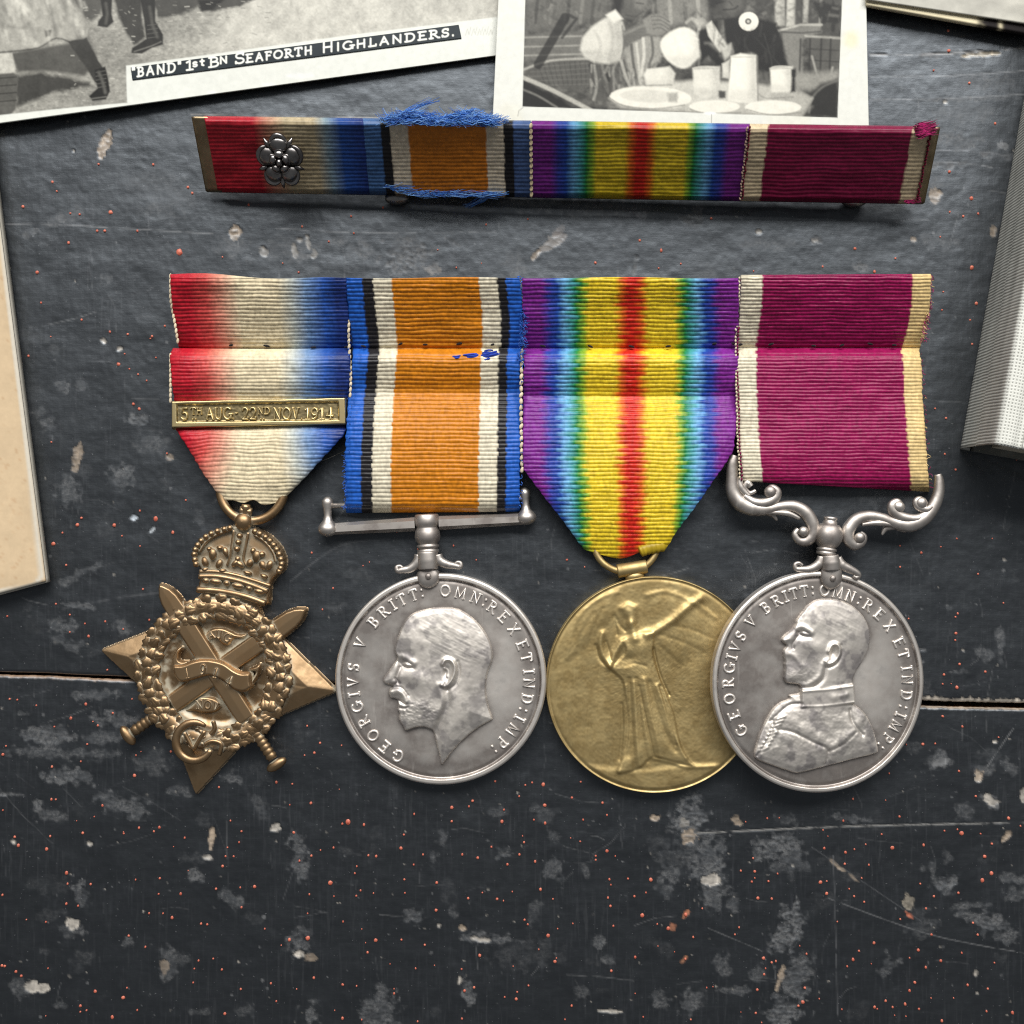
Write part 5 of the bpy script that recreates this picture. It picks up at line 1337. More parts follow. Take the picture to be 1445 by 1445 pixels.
def bust_h(P, d):
    dome = np.sqrt(np.clip(1 - (1 - np.clip(d / 50, 0, 1)) ** 2, 0, 1))
    h = 2.6 * smooth(0, 2.2, d) + 1.2 * np.minimum(d / 9, 1) + 6.0 * np.minimum(dome, .25 + d / 42)
    h += 1.0 * gl(P, 430, 705, 50, 40) + 1.8 * sl(P, [(365, 738), (395, 740), (425, 760)], 11)
    h -= 2.8 * gl(P, 380, 768, 14, 20) + 1.4 * sl(P, [(372, 760), (395, 778), (418, 780)], 7)
    h += 1.3 * gl(P, 392, 767, 12, 6) - .8 * sl(P, [(378, 760), (395, 756), (412, 764)], 3.5)
    h += 1.5 * gl(P, 430, 815, 46, 28, 10) - 1.4 * gl(P, 400, 870, 24, 36, -20)
    h += 1.4 * sl(P, [(366, 752), (340, 780), (318, 795)], 11) - 1.8 * sl(P, [(370, 780), (352, 805), (352, 825)], 6)
    h += 1.0 * sl(P, [(322, 850), (345, 852), (366, 868), (380, 892)], 10) + .8 * gl(P, 338, 915, 18, 24)
    h += 1.2 * gl(P, 345, 945, 26, 24) + gl(P, 370, 940, 70, 40) * (.9 + .9 * (fbm(P[:, 0] / 3.2, P[:, 1] / 2.4, 51, 3) - .5))
    h += 3.4 * sl(P, [(495, 838), (508, 812), (528, 810), (540, 828), (536, 856), (515, 880), (492, 888), (482, 878)], 8) - 3.0 * gl(P, 514, 846, 11, 18, 15) + 1.6 * gl(P, 495, 872, 10, 14)
    h -= 1.2 * sl(P, [(548, 815), (552, 850), (530, 890), (500, 905)], 6)
    h += 1.4 * sl(P, [(470, 890), (455, 940), (410, 972), (375, 975)], 10) - 1.8 * sl(P, [(485, 905), (475, 950), (440, 982)], 8)
    hair = np.clip(gl(P, 560, 730, 130, 110, 20) - .25, 0, 1)
    h += hair * .4 * (fbm((P[:, 0] + .5 * P[:, 1]) / 24, (P[:, 1] - .5 * P[:, 0]) / 3.0, 55, 3) - .5) * 1.4
    h -= .35 * sl(P, [(425, 655), (480, 695), (508, 740), (500, 800)], 18)
    # collar
    col_ = smooth(-2, 2.5, sdf(P, np.array([zl(*q) for q in [(383, 992), (604, 974), (612, 1052), (385, 1066)]])))
    h = h * (1 - col_) + col_ * (9.6 + .7 * np.sin(P[:, 0] * .12))
    for q in ([(384, 1000), (500, 993), (604, 978)], [(386, 1062), (500, 1058), (611, 1048)]): h += .7 * sl(P, q, 5)
    h += col_ * 1.1 * (gl(P, 520, 1025, 20, 14) + gl(P, 550, 1020, 12, 10) + gl(P, 572, 1015, 10, 10))
    # coat: lapel, sash, epaulette fringe, fur-like embroidery
    body = smooth(1060, 1082, 630 * 0 + (P[:, 1] - 630) * 2.949)
    h += body * (1.7 * (fbm(P[:, 0] / 12, P[:, 1] / 12, 57, 3) - .5) + .25 * (fbm(P[:, 0] / 2.5, P[:, 1] / 2.5, 58, 2) - .5))
    h += body * (1.0 * sl(P, [(300, 1095), (360, 1130), (430, 1170), (500, 1215), (520, 1240)], 22) - 1.5 * sl(P, [(280, 1150), (350, 1165), (430, 1205), (495, 1240), (488, 1300)], 7))
    h += 1.0 * sl(P, [(530, 1215), (600, 1170), (640, 1110)], 18) - 1.2 * sl(P, [(500, 1245), (560, 1215), (610, 1170)], 7) - 1.8 * sl(P, [(590, 1080), (600, 1130), (640, 1180)], 7)
    h -= 1.6 * sl(P, [(260, 1120), (330, 1060), (385, 1050)], 6)
    for q in range(9):
        f = q / 8; h += 1.5 * sl(P, [(215 + 70 * f, 1240 - 130 * f), (245 + 70 * f, 1225 - 125 * f)], 6)
    h -= 1.8 * sl(P, [(205, 1260), (255, 1180), (270, 1120)], 6)
    h += .5 * (fbm(P[:, 0] / 8, P[:, 1] / 8, 59, 3) - .5)
    return 18 + np.maximum(h, .3)
add_patch('king_portrait', fl, catmull(bust, 3, True), bust_h, M['relief'], ls, res=1.0, base=15.5, keep=-1.6, wear=head_wear)

# scrolled suspender
fo = Frame(12)
def scroll_tube(A, path, rr, z=14, seg=14, flat=.9, n=7):
    q = catmull([zl(*p) for p in path], n)
    rr = np.interp(np.linspace(0, 1, len(q)), np.linspace(0, 1, len(rr)), rr)
    V, F = tube(fo(q[:, 0], q[:, 1], z), rr * 1.12 * S, seg, flat); A.add(V, F)
A = Acc()
scroll_tube(A, [(128, 40), (120, 70), (118, 130), (122, 190), (150, 235), (200, 258), (260, 262), (320, 250), (375, 250), (420, 275), (448, 320), (450, 365), (425, 392), (395, 390), (378, 365), (392, 345)], [5, 7, 7.5, 8.5, 10, 9.5, 7.5, 6.5, 7.5, 8.5, 8.5, 8, 7, 5.5, 4.5, 3.8])
scroll_tube(A, [(165, 205), (205, 232), (255, 235), (292, 215), (300, 190), (280, 175), (262, 190)], [4, 6, 6.5, 6.5, 6, 5, 4], 17)
scroll_tube(A, [(150, 130), (152, 170), (185, 210)], [3, 4.5, 4], 17)
scroll_tube(A, [(195, 168), (180, 152), (170, 175), (190, 195), (215, 185)], [4, 4, 3.4, 3, 2.4], 15)
scroll_tube(A, [(260, 270), (290, 285), (305, 308)], [5, 4, 1], 12)
scroll_tube(A, [(250, 275), (340, 278), (395, 300)], [2, 4, 2], 17)
for x, y, r in ((272, 190, 8.6), (408, 353, 7.2)): c = zl(x, y); ball(A, fo, c[0], c[1], 19, r, .8)
su = A.obj('scroll_arm', M['silver'], ls)
A = Acc()
scroll_tube(A, [(966, 118), (972, 150), (968, 200), (945, 255), (905, 300), (850, 325), (790, 318), (735, 298), (680, 290), (630, 305), (598, 345), (598, 385), (622, 408), (650, 400), (660, 375), (645, 362)], [4.5, 6, 7, 8, 9.5, 9.5, 7.5, 6.5, 7, 8, 8.5, 8, 7, 5.5, 4.5, 3.8])
scroll_tube(A, [(925, 270), (880, 300), (820, 295), (780, 270), (775, 245), (795, 232), (812, 248)], [4, 6, 6.5, 6.5, 6, 5, 4], 17)
scroll_tube(A, [(935, 250), (915, 262), (880, 250), (872, 230), (888, 220), (905, 232)], [4, 5, 5, 4.5, 4, 3.5], 18)
scroll_tube(A, [(790, 330), (755, 340), (738, 368)], [5, 4, 1], 12)
scroll_tube(A, [(795, 340), (830, 345), (850, 335)], [2, 4, 3], 13)
scroll_tube(A, [(800, 330), (720, 318), (650, 325)], [2, 4, 2], 17)
for x, y, r in ((800, 252, 8.4), (892, 236, 8.6), (640, 378, 7.4)): c = zl(x, y); ball(A, fo, c[0], c[1], 19, r, .8)
A.obj('scroll_arm', M['silver'], ls)
o = swivel(ls, fo, zl(525, 292), zl(505, 452), [(0, 4), (.01, 9), (.06, 9.6), (.08, 8.6), (.11, 8.6), (.13, 9.8), (.19, 10), (.2, 13), (.26, 16), (.36, 18.8), (.48, 19.8), (.6, 18.8), (.72, 15.5), (.78, 12.6), (.8, 11.5), (.82, 13.6), (.87, 13.8), (.89, 11.6), (.91, 13.4), (.97, 13.4), (1, 11)], 14)
claw(ls, fo, zl, 24, [([(478, 455), (468, 485), (435, 505), (400, 508), (375, 505), (370, 488), (386, 482), (400, 492)], [5.5, 7, 6, 4.6, 3.6, 3, 2.6, 2.2]), ([(545, 460), (560, 488), (590, 505), (620, 520), (632, 532), (622, 542), (608, 534)], [5.5, 7, 6, 4.6, 3.4, 2.8, 2.2]), ([(512, 450), (514, 480), (516, 510)], [12, 14, 13])], [(515, 462), (548, 485), (562, 520), (558, 560), (535, 585), (508, 590), (485, 575), (472, 540), (478, 500)], (518, 543), 2.949)

# ================================================================== RIBBON BAR
rb = thing('ribbon_bar', 'long ribbon bar of four ribbon pieces with a dark rose emblem on red and blue', 'ribbon bar', W(800, 262, 0))
def bar_top(x): return 164.5 + (x - 270) * (15.0 / 1057)
def bar_bot(x): return 269 + (x - 290) * (17.0 / 1015)
ZT, ZBm = 98.0, 26.0
def bar_z(x, v):
    zb_ = ZBm - 10 * (1 - smooth(300, 900, x))
    return ZT + (zb_ - ZT) * v - 6 * (1 - smooth(300, 1000, x)) * (1 - v)
def bar_pt(s, v, lift=0):
    """s: 0..1 along the bar, v: 0 top .. 1 bottom"""
    xt = 270 + s * 1057; xb = 290 + s * 1015
    x = xt + (xb - xt) * v
    yt = bar_top(x); yb = bar_bot(x)
    y = yt + (yb - yt) * v
    return x, y, bar_z(x, v) + lift
def s_of(x_top): return (x_top - 270) / 1057.0
# backing plate
s = np.linspace(0, 1, 200)[None, :]; vv = np.linspace(0, 1, 24)[:, None]
hid = smooth(.022, .03, s) * smooth(.978, .97, s)
x, y, z = bar_pt(s + 0 * vv, .5 + (vv - .5) * (1 - .16 * hid), 0)
z = z - 3 * hid
z = z + .8 * (fbm(x / 20, y / 20, 61) - .5)
V, F, c_ = sheet(W(x, y, z), 8)
obj('backing_plate', V, F, M['plate'], rb)
def bar_ribbon(s0, s1, st, seed, ns, ur=(0, 1), tone=1.0):
    nv = 90
    s = np.linspace(s0, s1, ns)[None, :]; v = np.linspace(-.012, 1.012, nv)[:, None]
    S2 = s + 0 * v; V2 = v + 0 * s
    x, y, z = bar_pt(S2, V2, 0)
    lift = 6.5 + 3 * (fbm(x / 45, y / 30, seed, 3) - .5)
    ph = (y + 1.8 * (fbm(x / 40, y / 25, seed + 4) - .5) * 2) / 5.6
    lift = lift + .75 * np.abs(np.sin(np.pi * ph)) + .35 * (fbm(x / 2.2, y / 4, seed + 7, 2) - .5)
    roll = 1 - np.sqrt(np.clip(1 - np.clip((.10 - V2) / .112, 0, 1) ** 2, 0, 1))
    lift = lift - 20 * roll - 12 * smooth(.965, 1.012, V2)
    z = z + lift
    u = ur[0] + (ur[1] - ur[0]) * (S2 - s0) / (s1 - s0)
    u = u + (vnoise(x / 6, y / 5, seed) - .5) * .008
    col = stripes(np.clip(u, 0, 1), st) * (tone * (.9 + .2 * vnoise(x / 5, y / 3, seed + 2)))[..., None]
    V, F, C = sheet(W(x, y, z), 4, col.reshape(-1, 3))
    return obj('ribbon', V, F, M['silk'], rb, C)
OLDC = lin((176, 160, 128))
B1 = [(0, lin((168, 30, 44))), (.30, lin((168, 30, 44))), (.40, lin((178, 128, 104))), (.5, OLDC), (.68, OLDC), (.76, lin((120, 140, 150))), (.85, lin((34, 72, 140))), (1, lin((26, 46, 108)))]
B2 = [(0, lin((62, 96, 142))), (.10, lin((62, 96, 142))), (.106, BLACK * .6), (.155, BLACK * .6), (.161, lin((206, 192, 168))), (.265, lin((206, 192, 168))), (.27, lin((188, 110, 26))), (.73, lin((188, 110, 26))), (.735, lin((206, 192, 168))), (.835, lin((206, 192, 168))), (.84, BLACK * .6), (.893, BLACK * .6), (.9, lin((66, 88, 130))), (1, lin((66, 88, 130)))]
B3 = [(p_, c_ * .66) for p_, c_ in STR3]  # rainbow stripes dulled for age and darkened further for shade on the tilted face
B4 = [(0, lin((206, 186, 152))), (.105, lin((206, 186, 152))), (.11, lin((118, 16, 56))), (.905, lin((118, 16, 56))), (.91, lin((206, 186, 152))), (1, lin((206, 186, 152)))]
bar_ribbon(s_of(288), s_of(512), B1, 71, 120)
bar_ribbon(s_of(511), s_of(749), B2, 72, 150)
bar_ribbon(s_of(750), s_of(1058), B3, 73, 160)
bar_ribbon(s_of(1057), s_of(1313), B4, 74, 130)
def bar_face(px, v, lift):
    s_ = s_of(px); x, y, z = bar_pt(np.array(s_), np.array(v), lift)
    return float(x), float(y), float(z)
pts = []
for v in np.linspace(.06, .98, 13):
    x, y, z = bar_face(749, v, 9); pts.append((x, y, z, math.radians(80), 4.2, 2.4))
stitches('edge_stitching', rb, pts, 0, lin((190, 172, 140)), kind='stuff')
A = Acc()
for v in np.linspace(.04, .98, 26):
    for k, cc in ((-1.5, lin((190, 160, 140))), (1.5, lin((104, 14, 40)))):
        x, y, z = bar_face(1057 + k + random.uniform(-1, 1), v + random.uniform(-.01, .01), 9)
        V, F = ellipsoid(W(x, y, z), (1.5 * S, 2.4 * S, 1.6 * S), 6, 5, random.uniform(-.4, .4)); A.add(V, F, cc)
    x, y, z = bar_face(1315 + random.uniform(-1, 1), v, 8)
    V, F = ellipsoid(W(x, y, z), (1.8 * S, 2.6 * S, 1.8 * S), 6, 5, random.uniform(-.4, .4)); A.add(V, F, lin((104, 14, 40)))
o = A.obj('edge_stitching', M['cotton'], rb); o['kind'] = 'stuff'
# blue frayed threads along both long edges of the second ribbon
st_ = []
for _ in range(1250):
    f = random.random(); x0 = 546 + 150 * f
    up = 12 * (math.exp(-((f - .2) / .16) ** 2) + math.exp(-((f - .72) / .16) ** 2)) + 5
    yb = 165.5 + x0 * .012 - random.uniform(-2, up)
    a_ = (x0, yb, 98 + random.uniform(-4, 7)); L = random.uniform(8, 30) * random.choice((1, 1, -.6)); q_ = random.random() ** 3 * 12
    st_.append([a_, (x0 + L * .5, yb + random.uniform(-4, 4), a_[2] + random.uniform(-2, 6)), (x0 + L, yb + random.uniform(-5 - q_, 6), a_[2] + random.uniform(-4, 4))])
for _ in range(190):
    f = random.random(); x0 = 540 + 150 * f
    yb = 262 + 9 * smooth(0, .3, f) + x0 * .004 + random.uniform(-4, 4)
    L = random.uniform(12, 34); z0 = 34 + random.uniform(-6, 6)
    st_.append([(x0, yb, z0), (x0 + L * .5, yb + random.uniform(-3, 3), z0 + random.uniform(-3, 4)), (x0 + L, yb + random.uniform(-5, 4), z0 + random.uniform(-4, 3))])
for _ in range(26):
    st_.append([(690 + random.uniform(-8, 8), 272 + random.uniform(-3, 2), 34), (678 + random.uniform(-8, 8), 283 + random.uniform(-3, 3), 22), (658 + random.uniform(-8, 8), 291 + random.uniform(-3, 3), 6)])
for _ in range(14):
    st_.append([(565 + random.uniform(-8, 8), 162, 98), (585 + random.uniform(-8, 8), 152 + random.uniform(-3, 3), 100), (615 + random.uniform(-10, 10), 141 + random.uniform(-4, 4), 96)])
fuzz('frayed_threads', rb, st_, [lin((58, 116, 200)), lin((46, 92, 176)), lin((96, 152, 224)), lin((130, 176, 232))], .42)
st_ = []
for _ in range(150):
    f = random.random(); x0 = random.uniform(1288, 1300) + 4 * f; y0 = 176 + 18 * f + random.uniform(-2, 2); L = random.uniform(8, 26)
    st_.append([(x0, y0, 99), (x0 + L * .5, y0 - L * .12 + random.uniform(-1.5, 1.5), 104), (x0 + L, y0 - L * .25 + random.uniform(-2, 3), 99)])
for _ in range(40):
    x0 = random.uniform(1275, 1292); y0 = random.uniform(279, 286)
    st_.append([(x0, y0, 34), (x0 + 5, y0 + random.uniform(-2, 2), 36), (x0 + 9, y0 + random.uniform(-2, 2), 33)])
fuzz('frayed_threads', rb, st_, [lin((168, 24, 96)), lin((120, 14, 66))], .6)
# rose emblem
ros = Acc()
fr_r = Frame(62)
rx, ry_ = 398.0, 228.0
TA = math.radians(34.6)
def rose_pt(V):
    """local (x right, y down the face, z out) px -> place on the sloping face"""
    V = np.asarray(V, float) * .94
    px = rx + V[:, 0]; py = ry_ + V[:, 1] * math.cos(TA) + V[:, 2] * math.sin(TA)
    return fr_r(px, py, 6 - V[:, 1] * math.sin(TA) + V[:, 2] * math.cos(TA))
def rell(A, x, y, z, a_, b_, c, ang):
    V, F = ellipsoid((x, y, z), (a_, b_, c), 16, 10, ang); A.add(rose_pt(V), [f[::-1] for f in F])
def rtube(A, pts, r):
    pts = catmull(pts, 5); V, F = tube(rose_pt(pts), np.interp(np.linspace(0, 1, len(pts)), np.linspace(0, 1, len(r)), r) * S, 8); A.add(V, F)
A0 = Acc(); rell(A0, 0, 0, 1, 26, 30, 5, 0)
rose = A0.obj('rose_emblem', M['dark_silver'], rb)
for k in range(5):
    an = math.radians(-90 + 72 * k); c_, s_ = math.cos(an), math.sin(an)
    A = Acc(); rell(A, 20 * c_, 23 * s_, 4, 12.5, 14.5, 9, an)
    ring_ = [(21 * c_ + math.cos(an + t_) * 11.5, 24 * s_ + math.sin(an + t_) * 13.5, 4.5 + 1.5 * math.cos(t_)) for t_ in np.radians(np.linspace(-105, 105, 9))]
    rtube(A, ring_, [1.5, 3.0, 3.8, 3.0, 1.5])
    A.obj('petal', M['dark_silver'], rose)
    an2 = an + math.radians(36); c2, s2_ = math.cos(an2), math.sin(an2)
    A = Acc(); rell(A, 10 * c_, 11.5 * s_, 10, 6, 7.6, 7, an)
    ring_ = [(10 * c_ + math.cos(an + t_) * 5.4, 11.5 * s_ + math.sin(an + t_) * 6.6, 10.5) for t_ in np.radians(np.linspace(-100, 100, 7))]
    rtube(A, ring_, [1.0, 2.2, 2.4, 2.2, 1.0])
    A.obj('petal', M['dark_silver'], rose)
    A = Acc(); rtube(A, [(22 * c2, 25 * s2_, 5), (29 * c2, 33 * s2_, 6), (36 * c2, 41 * s2_, 3)], [2.6, 3.2, .5]); A.obj('sepal', M['dark_silver'], rose)
A = Acc(); rell(A, 0, 0, 13, 4.6, 6, 7, 0); A.obj('rose_centre', M['dark_silver'], rose)
# brooch pin, hinge and catch under the bar
A = Acc()
t = np.linspace(0, 1, 8)
V, F = tube(W(560 + 645 * t, 262 + 18 * t, 12 + 2 * t), 5 * S, 10); A.add(V, F)
pin = A.obj('brooch_pin', M['steel'], rb)
for x0, y0, nm in ((560, 280, 'hinge'), (1205, 284, 'catch')):
    A = Acc()
    V, F = tube(W(np.linspace(x0 - 16, x0 + 16, 7), np.full(7, y0), np.full(7, 9.5)), np.array([4, 7, 8.5, 9, 8.5, 7, 4]) * S, 12); A.add(V, F)
    A.obj(nm, M['steel'], pin)

# ================================================================== PHOTOGRAPHS, CARDS, BOOK
def quad_sheet(corners, nx, ny, zf, thick, colf, mat, name, parent, seed=0):
    """corners tl,tr,br,bl in px"""
    c = np.array(corners, float)
    u = np.linspace(0, 1, nx)[None, :, None]; v = np.linspace(0, 1, ny)[:, None, None]
    Q = (c[0] * (1 - u) + c[1] * u) * (1 - v) + (c[3] * (1 - u) + c[2] * u) * v
    X, Y = Q[..., 0], Q[..., 1]
    Zz = zf(X, Y)
    P = np.stack([X.ravel(), Y.ravel()], 1)
    col = colf(P)
    V, F, C = sheet(W(X, Y, Zz), thick, col)
    return obj(name, V, F, mat, parent, C)
def sep(v):
    v = 240.0 * np.power(np.clip(np.asarray(v, float), 0, 255) / 255.0, 1.32); return lin(np.stack([v * 1.0, v * .985, v * .925], -1))
def g_(v): return sep(float(v))

# --- band photograph
ph1 = thing('photograph', 'old photograph of marching band legs and boots with a captioned white border', 'photograph', W(330, 40, 0), 'old black and white photographs')
def k1(x, y): return (x / 2.007, y / 2.007)
def K1(L): return [k1(*q) for q in L]
def paint_band(P):
    p = Paint(P, g_(196))
    n = fbm(P[:, 0] / 5, P[:, 1] / 3.2, 81, 4); n2 = fbm(P[:, 0] / 50, P[:, 1] / 24, 82, 3)
    base = 176 + 46 * (n - .5) + 30 * (n2 - .5) + 34 * smooth(250, 420, P[:, 0] + P[:, 1] * .6)
    p.c = sep(np.clip(base, 0, 255))
    p.poly(K1([(720, -20), (1400, -20), (1400, 90), (590, 140), (640, 60)]), g_(214), soft=14, alpha=.75)
    p.poly(K1([(1150, -20), (1400, -20), (1400, 40), (1250, 45)]), g_(196), soft=12, alpha=.4)
    p.poly(K1([(430, -10), (735, -10), (680, 18), (610, 30), (560, 22), (500, 46), (448, 46)]), g_(98), soft=3, rag=3)
    p.poly(K1([(560, 0), (640, -4), (600, 30), (570, 34)]), g_(56), soft=3)
    p.poly(K1([(320, -10), (400, -10), (404, 60), (412, 105), (378, 130), (340, 60)]), g_(86), soft=3, rag=2)
    p.poly(K1([(200, -10), (300, -10), (285, 40), (260, 60), (238, 50)]), g_(110), soft=4)
    # ground shadow of the front leg
    p.poly(K1([(40, 215), (110, 205), (255, 232), (262, 246), (150, 262), (48, 302)]), g_(92), soft=4, rag=3)
    p.poly(K1([(30, 150), (140, 130), (210, 120), (262, 190), (240, 215), (120, 200), (50, 205)]), g_(112), soft=4)
    # tunic skirts
    p.poly(K1([(-20, -20), (176, -20), (215, 25), (250, 82), (246, 108), (212, 122), (160, 104), (108, 132), (30, 142), (-20, 148)]), g_(188), soft=2)
    for q, v, w in (([(40, -5), (70, 30), (105, 60)], 226, 14), ([(10, 70), (60, 80), (90, 62), (110, 50)], 128, 5), ([(120, -5), (150, 60), (158, 100)], 138, 7), ([(175, 0), (205, 50), (222, 110)], 142, 8), ([(70, 20), (96, 70), (100, 128)], 210, 10), ([(10, 20), (30, 60)], 140, 6), ([(200, 30), (232, 90)], 222, 8)):
        p.line(K1(q), w / 1.4, g_(v), soft=5, sm=5, alpha=.7)
    p.line(K1([(-10, 150), (30, 146), (108, 136), (160, 108), (212, 126)]), 2.2, g_(90), soft=1.6, sm=4, alpha=.8)
    p.poly(K1([(126, 86), (146, 84), (142, 102), (130, 104)]), g_(120), soft=2)
    r8 = np.random.RandomState(17)
    for _ in range(260):       # pebbles and scuffed ground
        x = r8.uniform(200, 760); y = r8.uniform(0, 300)
        p.line(K1([(x, y), (x + r8.uniform(2, 12), y + r8.normal(0, 1.5))]), r8.uniform(.7, 2), g_(r8.choice([120, 140, 170, 215, 230])), soft=1, alpha=r8.uniform(.2, .6))
    for _ in range(120):       # creases of the skirts
        x = r8.uniform(-10, 240); y = r8.uniform(-10, 100)
        p.line(K1([(x, y), (x + r8.uniform(2, 16), y + r8.uniform(12, 44))]), r8.uniform(1.5, 6), g_(r8.choice([140, 160, 206, 226])), soft=3, alpha=r8.uniform(.1, .4))
    # legs and boots
    p.poly(K1([(186, 116), (252, 100), (276, 160)]), g_(84), soft=4, alpha=.5)
    p.poly(K1([(195, 118), (246, 106), (268, 150), (290, 190), (302, 232), (268, 236), (244, 190), (205, 140)]), g_(84), soft=2, rag=1.5)
    p.poly(K1([(268, 198), (298, 188), (306, 220), (312, 258), (300, 282), (262, 286), (252, 272), (276, 250), (270, 225)]), g_(58), soft=1.6)
    p.line(K1([(280, 205), (292, 235), (298, 262)]), 4, g_(150), soft=2.5, alpha=.5, sm=4)
    for y in (205, 216, 227, 238, 249): p.line(K1([(272, y), (300, y - 5)]), 1.4, g_(120), soft=.8, alpha=.7)
    p.line(K1([(256, 280), (300, 274)]), 2, g_(150), soft=1, alpha=.6)
    p.poly(K1([(-10, 152), (34, 150), (44, 196), (34, 208), (-10, 212)]), g_(214), soft=2)
    p.poly(K1([(-10, 210), (36, 206), (52, 214), (44, 310), (30, 326), (-10, 330)]), g_(118), soft=2)
    for y in (218, 240, 262, 284): p.line(K1([(-5, y + 4), (46, y)]), 2, g_(84), soft=1, alpha=.8)
    for pts in ([(284, -5), (318, -5), (316, 40), (322, 62), (304, 78), (276, 74), (278, 60), (290, 44)], [(396, -8), (440, -8), (440, 60), (462, 98), (462, 126), (430, 136), (402, 152), (372, 150), (374, 136), (414, 110), (408, 60)]):
        p.poly(K1(pts), g_(66), soft=1.6)
    p.line(K1([(300, 10), (304, 40), (300, 66)]), 3.5, g_(140), soft=2.5, alpha=.45)
    p.line(K1([(424, 20), (432, 70), (446, 105)]), 4, g_(140), soft=2.5, alpha=.45)
    p.line(K1([(380, 146), (430, 130), (456, 118)]), 2, g_(150), soft=1, alpha=.6)
    for y in (72, 84, 96, 108): p.line(K1([(418, y), (446, y - 4)]), 1.3, g_(120), soft=.8, alpha=.7)
    p.c *= (1 + .26 * (fbm(P[:, 0] / 2.4, P[:, 1] / 2.4, 74, 2) - .5) + .5 * (fbm(P[:, 0] / 9, P[:, 1] / 12, 75, 3) - .5))[:, None]
    # white border
    bc = lin((220, 221, 212))
    p.poly(K1([(-60, 334), (0, 326), (180, 307), (360, 291), (357, 186), (640, 148), (1000, 98), (1408, 48), (1500, 330), (800, 400), (-60, 500)]), bc, soft=1.2)
    # worn marks at the edge and ghost writing
    for x, y, rx_, ry2 in ((850, 215, 40, 8), (760, 240, 20, 6), (1180, 190, 10, 4), (600, 262, 14, 5)): p.ell(*k1(x, y), rx_ / 2, ry2 / 2, lin((228, 228, 224)), soft=3, alpha=.8)
    for x0 in (1318, 1336, 1352, 1368, 1384):
        p.line(K1([(x0, 100), (x0 + 6, 82), (x0 + 10, 98), (x0 + 16, 76)]), 1.0, g_(200), soft=.8, alpha=.6)
    p.c *= (1 + .05 * (fbm(P[:, 0] / 30, P[:, 1] / 30, 85) - .5))[:, None]
    return p.c
quad_sheet([(-120, -70), (716, -70), (701, 78), (-120, 190)], 640, 200, lambda x, y: 12 + 8 * smooth(300, 0, x) + 3 * np.sin(x / 160) - 2 * smooth(60, 160, y), 2.5, paint_band, M['photo'], 'print', ph1)
cap_par = [o for o in ph1.children][0]
CS = [k1(370, 191), k1(1299, 70), k1(1307, 108), k1(375, 226)]
def paint_cap(P):
    p = Paint(P, lin((38, 46, 50)))
    p.c *= (1 + .5 * (fbm(P[:, 0] / 12, P[:, 1] / 6, 87) - .5))[:, None]
    words_ = [('"BAND"', 374, 512, 30), ('1', 527, 546, 30), ('st', 546, 578, 26), ('B', 592, 620, 31), ('N', 622, 644, 22), ('S', 666, 692, 34), ('EAFORTH', 697, 884, 26), ('H', 912, 944, 33), ('IGHLANDERS.', 952, 1286, 26)]
    for s_, x0, x1, cap in words_:
        cap = cap * .84
        tot = sum(GL[ch][0] for ch in s_) + .28 * (len(s_) - 1)
        sc_ = (x1 - x0) / tot; x = x0
        for ch in s_:
            def pl(gx, gy):
                X = x + gx * sc_
                yb = 219.5 - (X - 375) * .1295 - (cap * .34 if (s_ in ('st', 'N')) else 0)
                return k1(X, yb - gy * cap - 1)
            for stq in GL[ch][1][:(None if ch not in 'HIFLVAUMNX' else {'I': 1, 'H': 3, 'F': 3, 'L': 2, 'V': 1, 'A': 2, 'U': 1, 'M': 1, 'N': 1, 'X': 2}[ch])]:
                p.line([pl(*q) for q in stq], 2.5, lin((236, 236, 226)), soft=.8)
            x += (GL[ch][0] + .28) * sc_
    p.line([k1(548, 207), k1(576, 203)], 1.6, lin((230, 230, 220)), soft=.7)
    return p.c
quad_sheet(CS, 640, 34, lambda x, y: 13.2 + 8 * smooth(300, 0, x) + 3 * np.sin(x / 160) - 2 * smooth(60, 160, y) + 0 * x, 1.0, paint_cap, M['photo'], 'caption_strip', ph1)

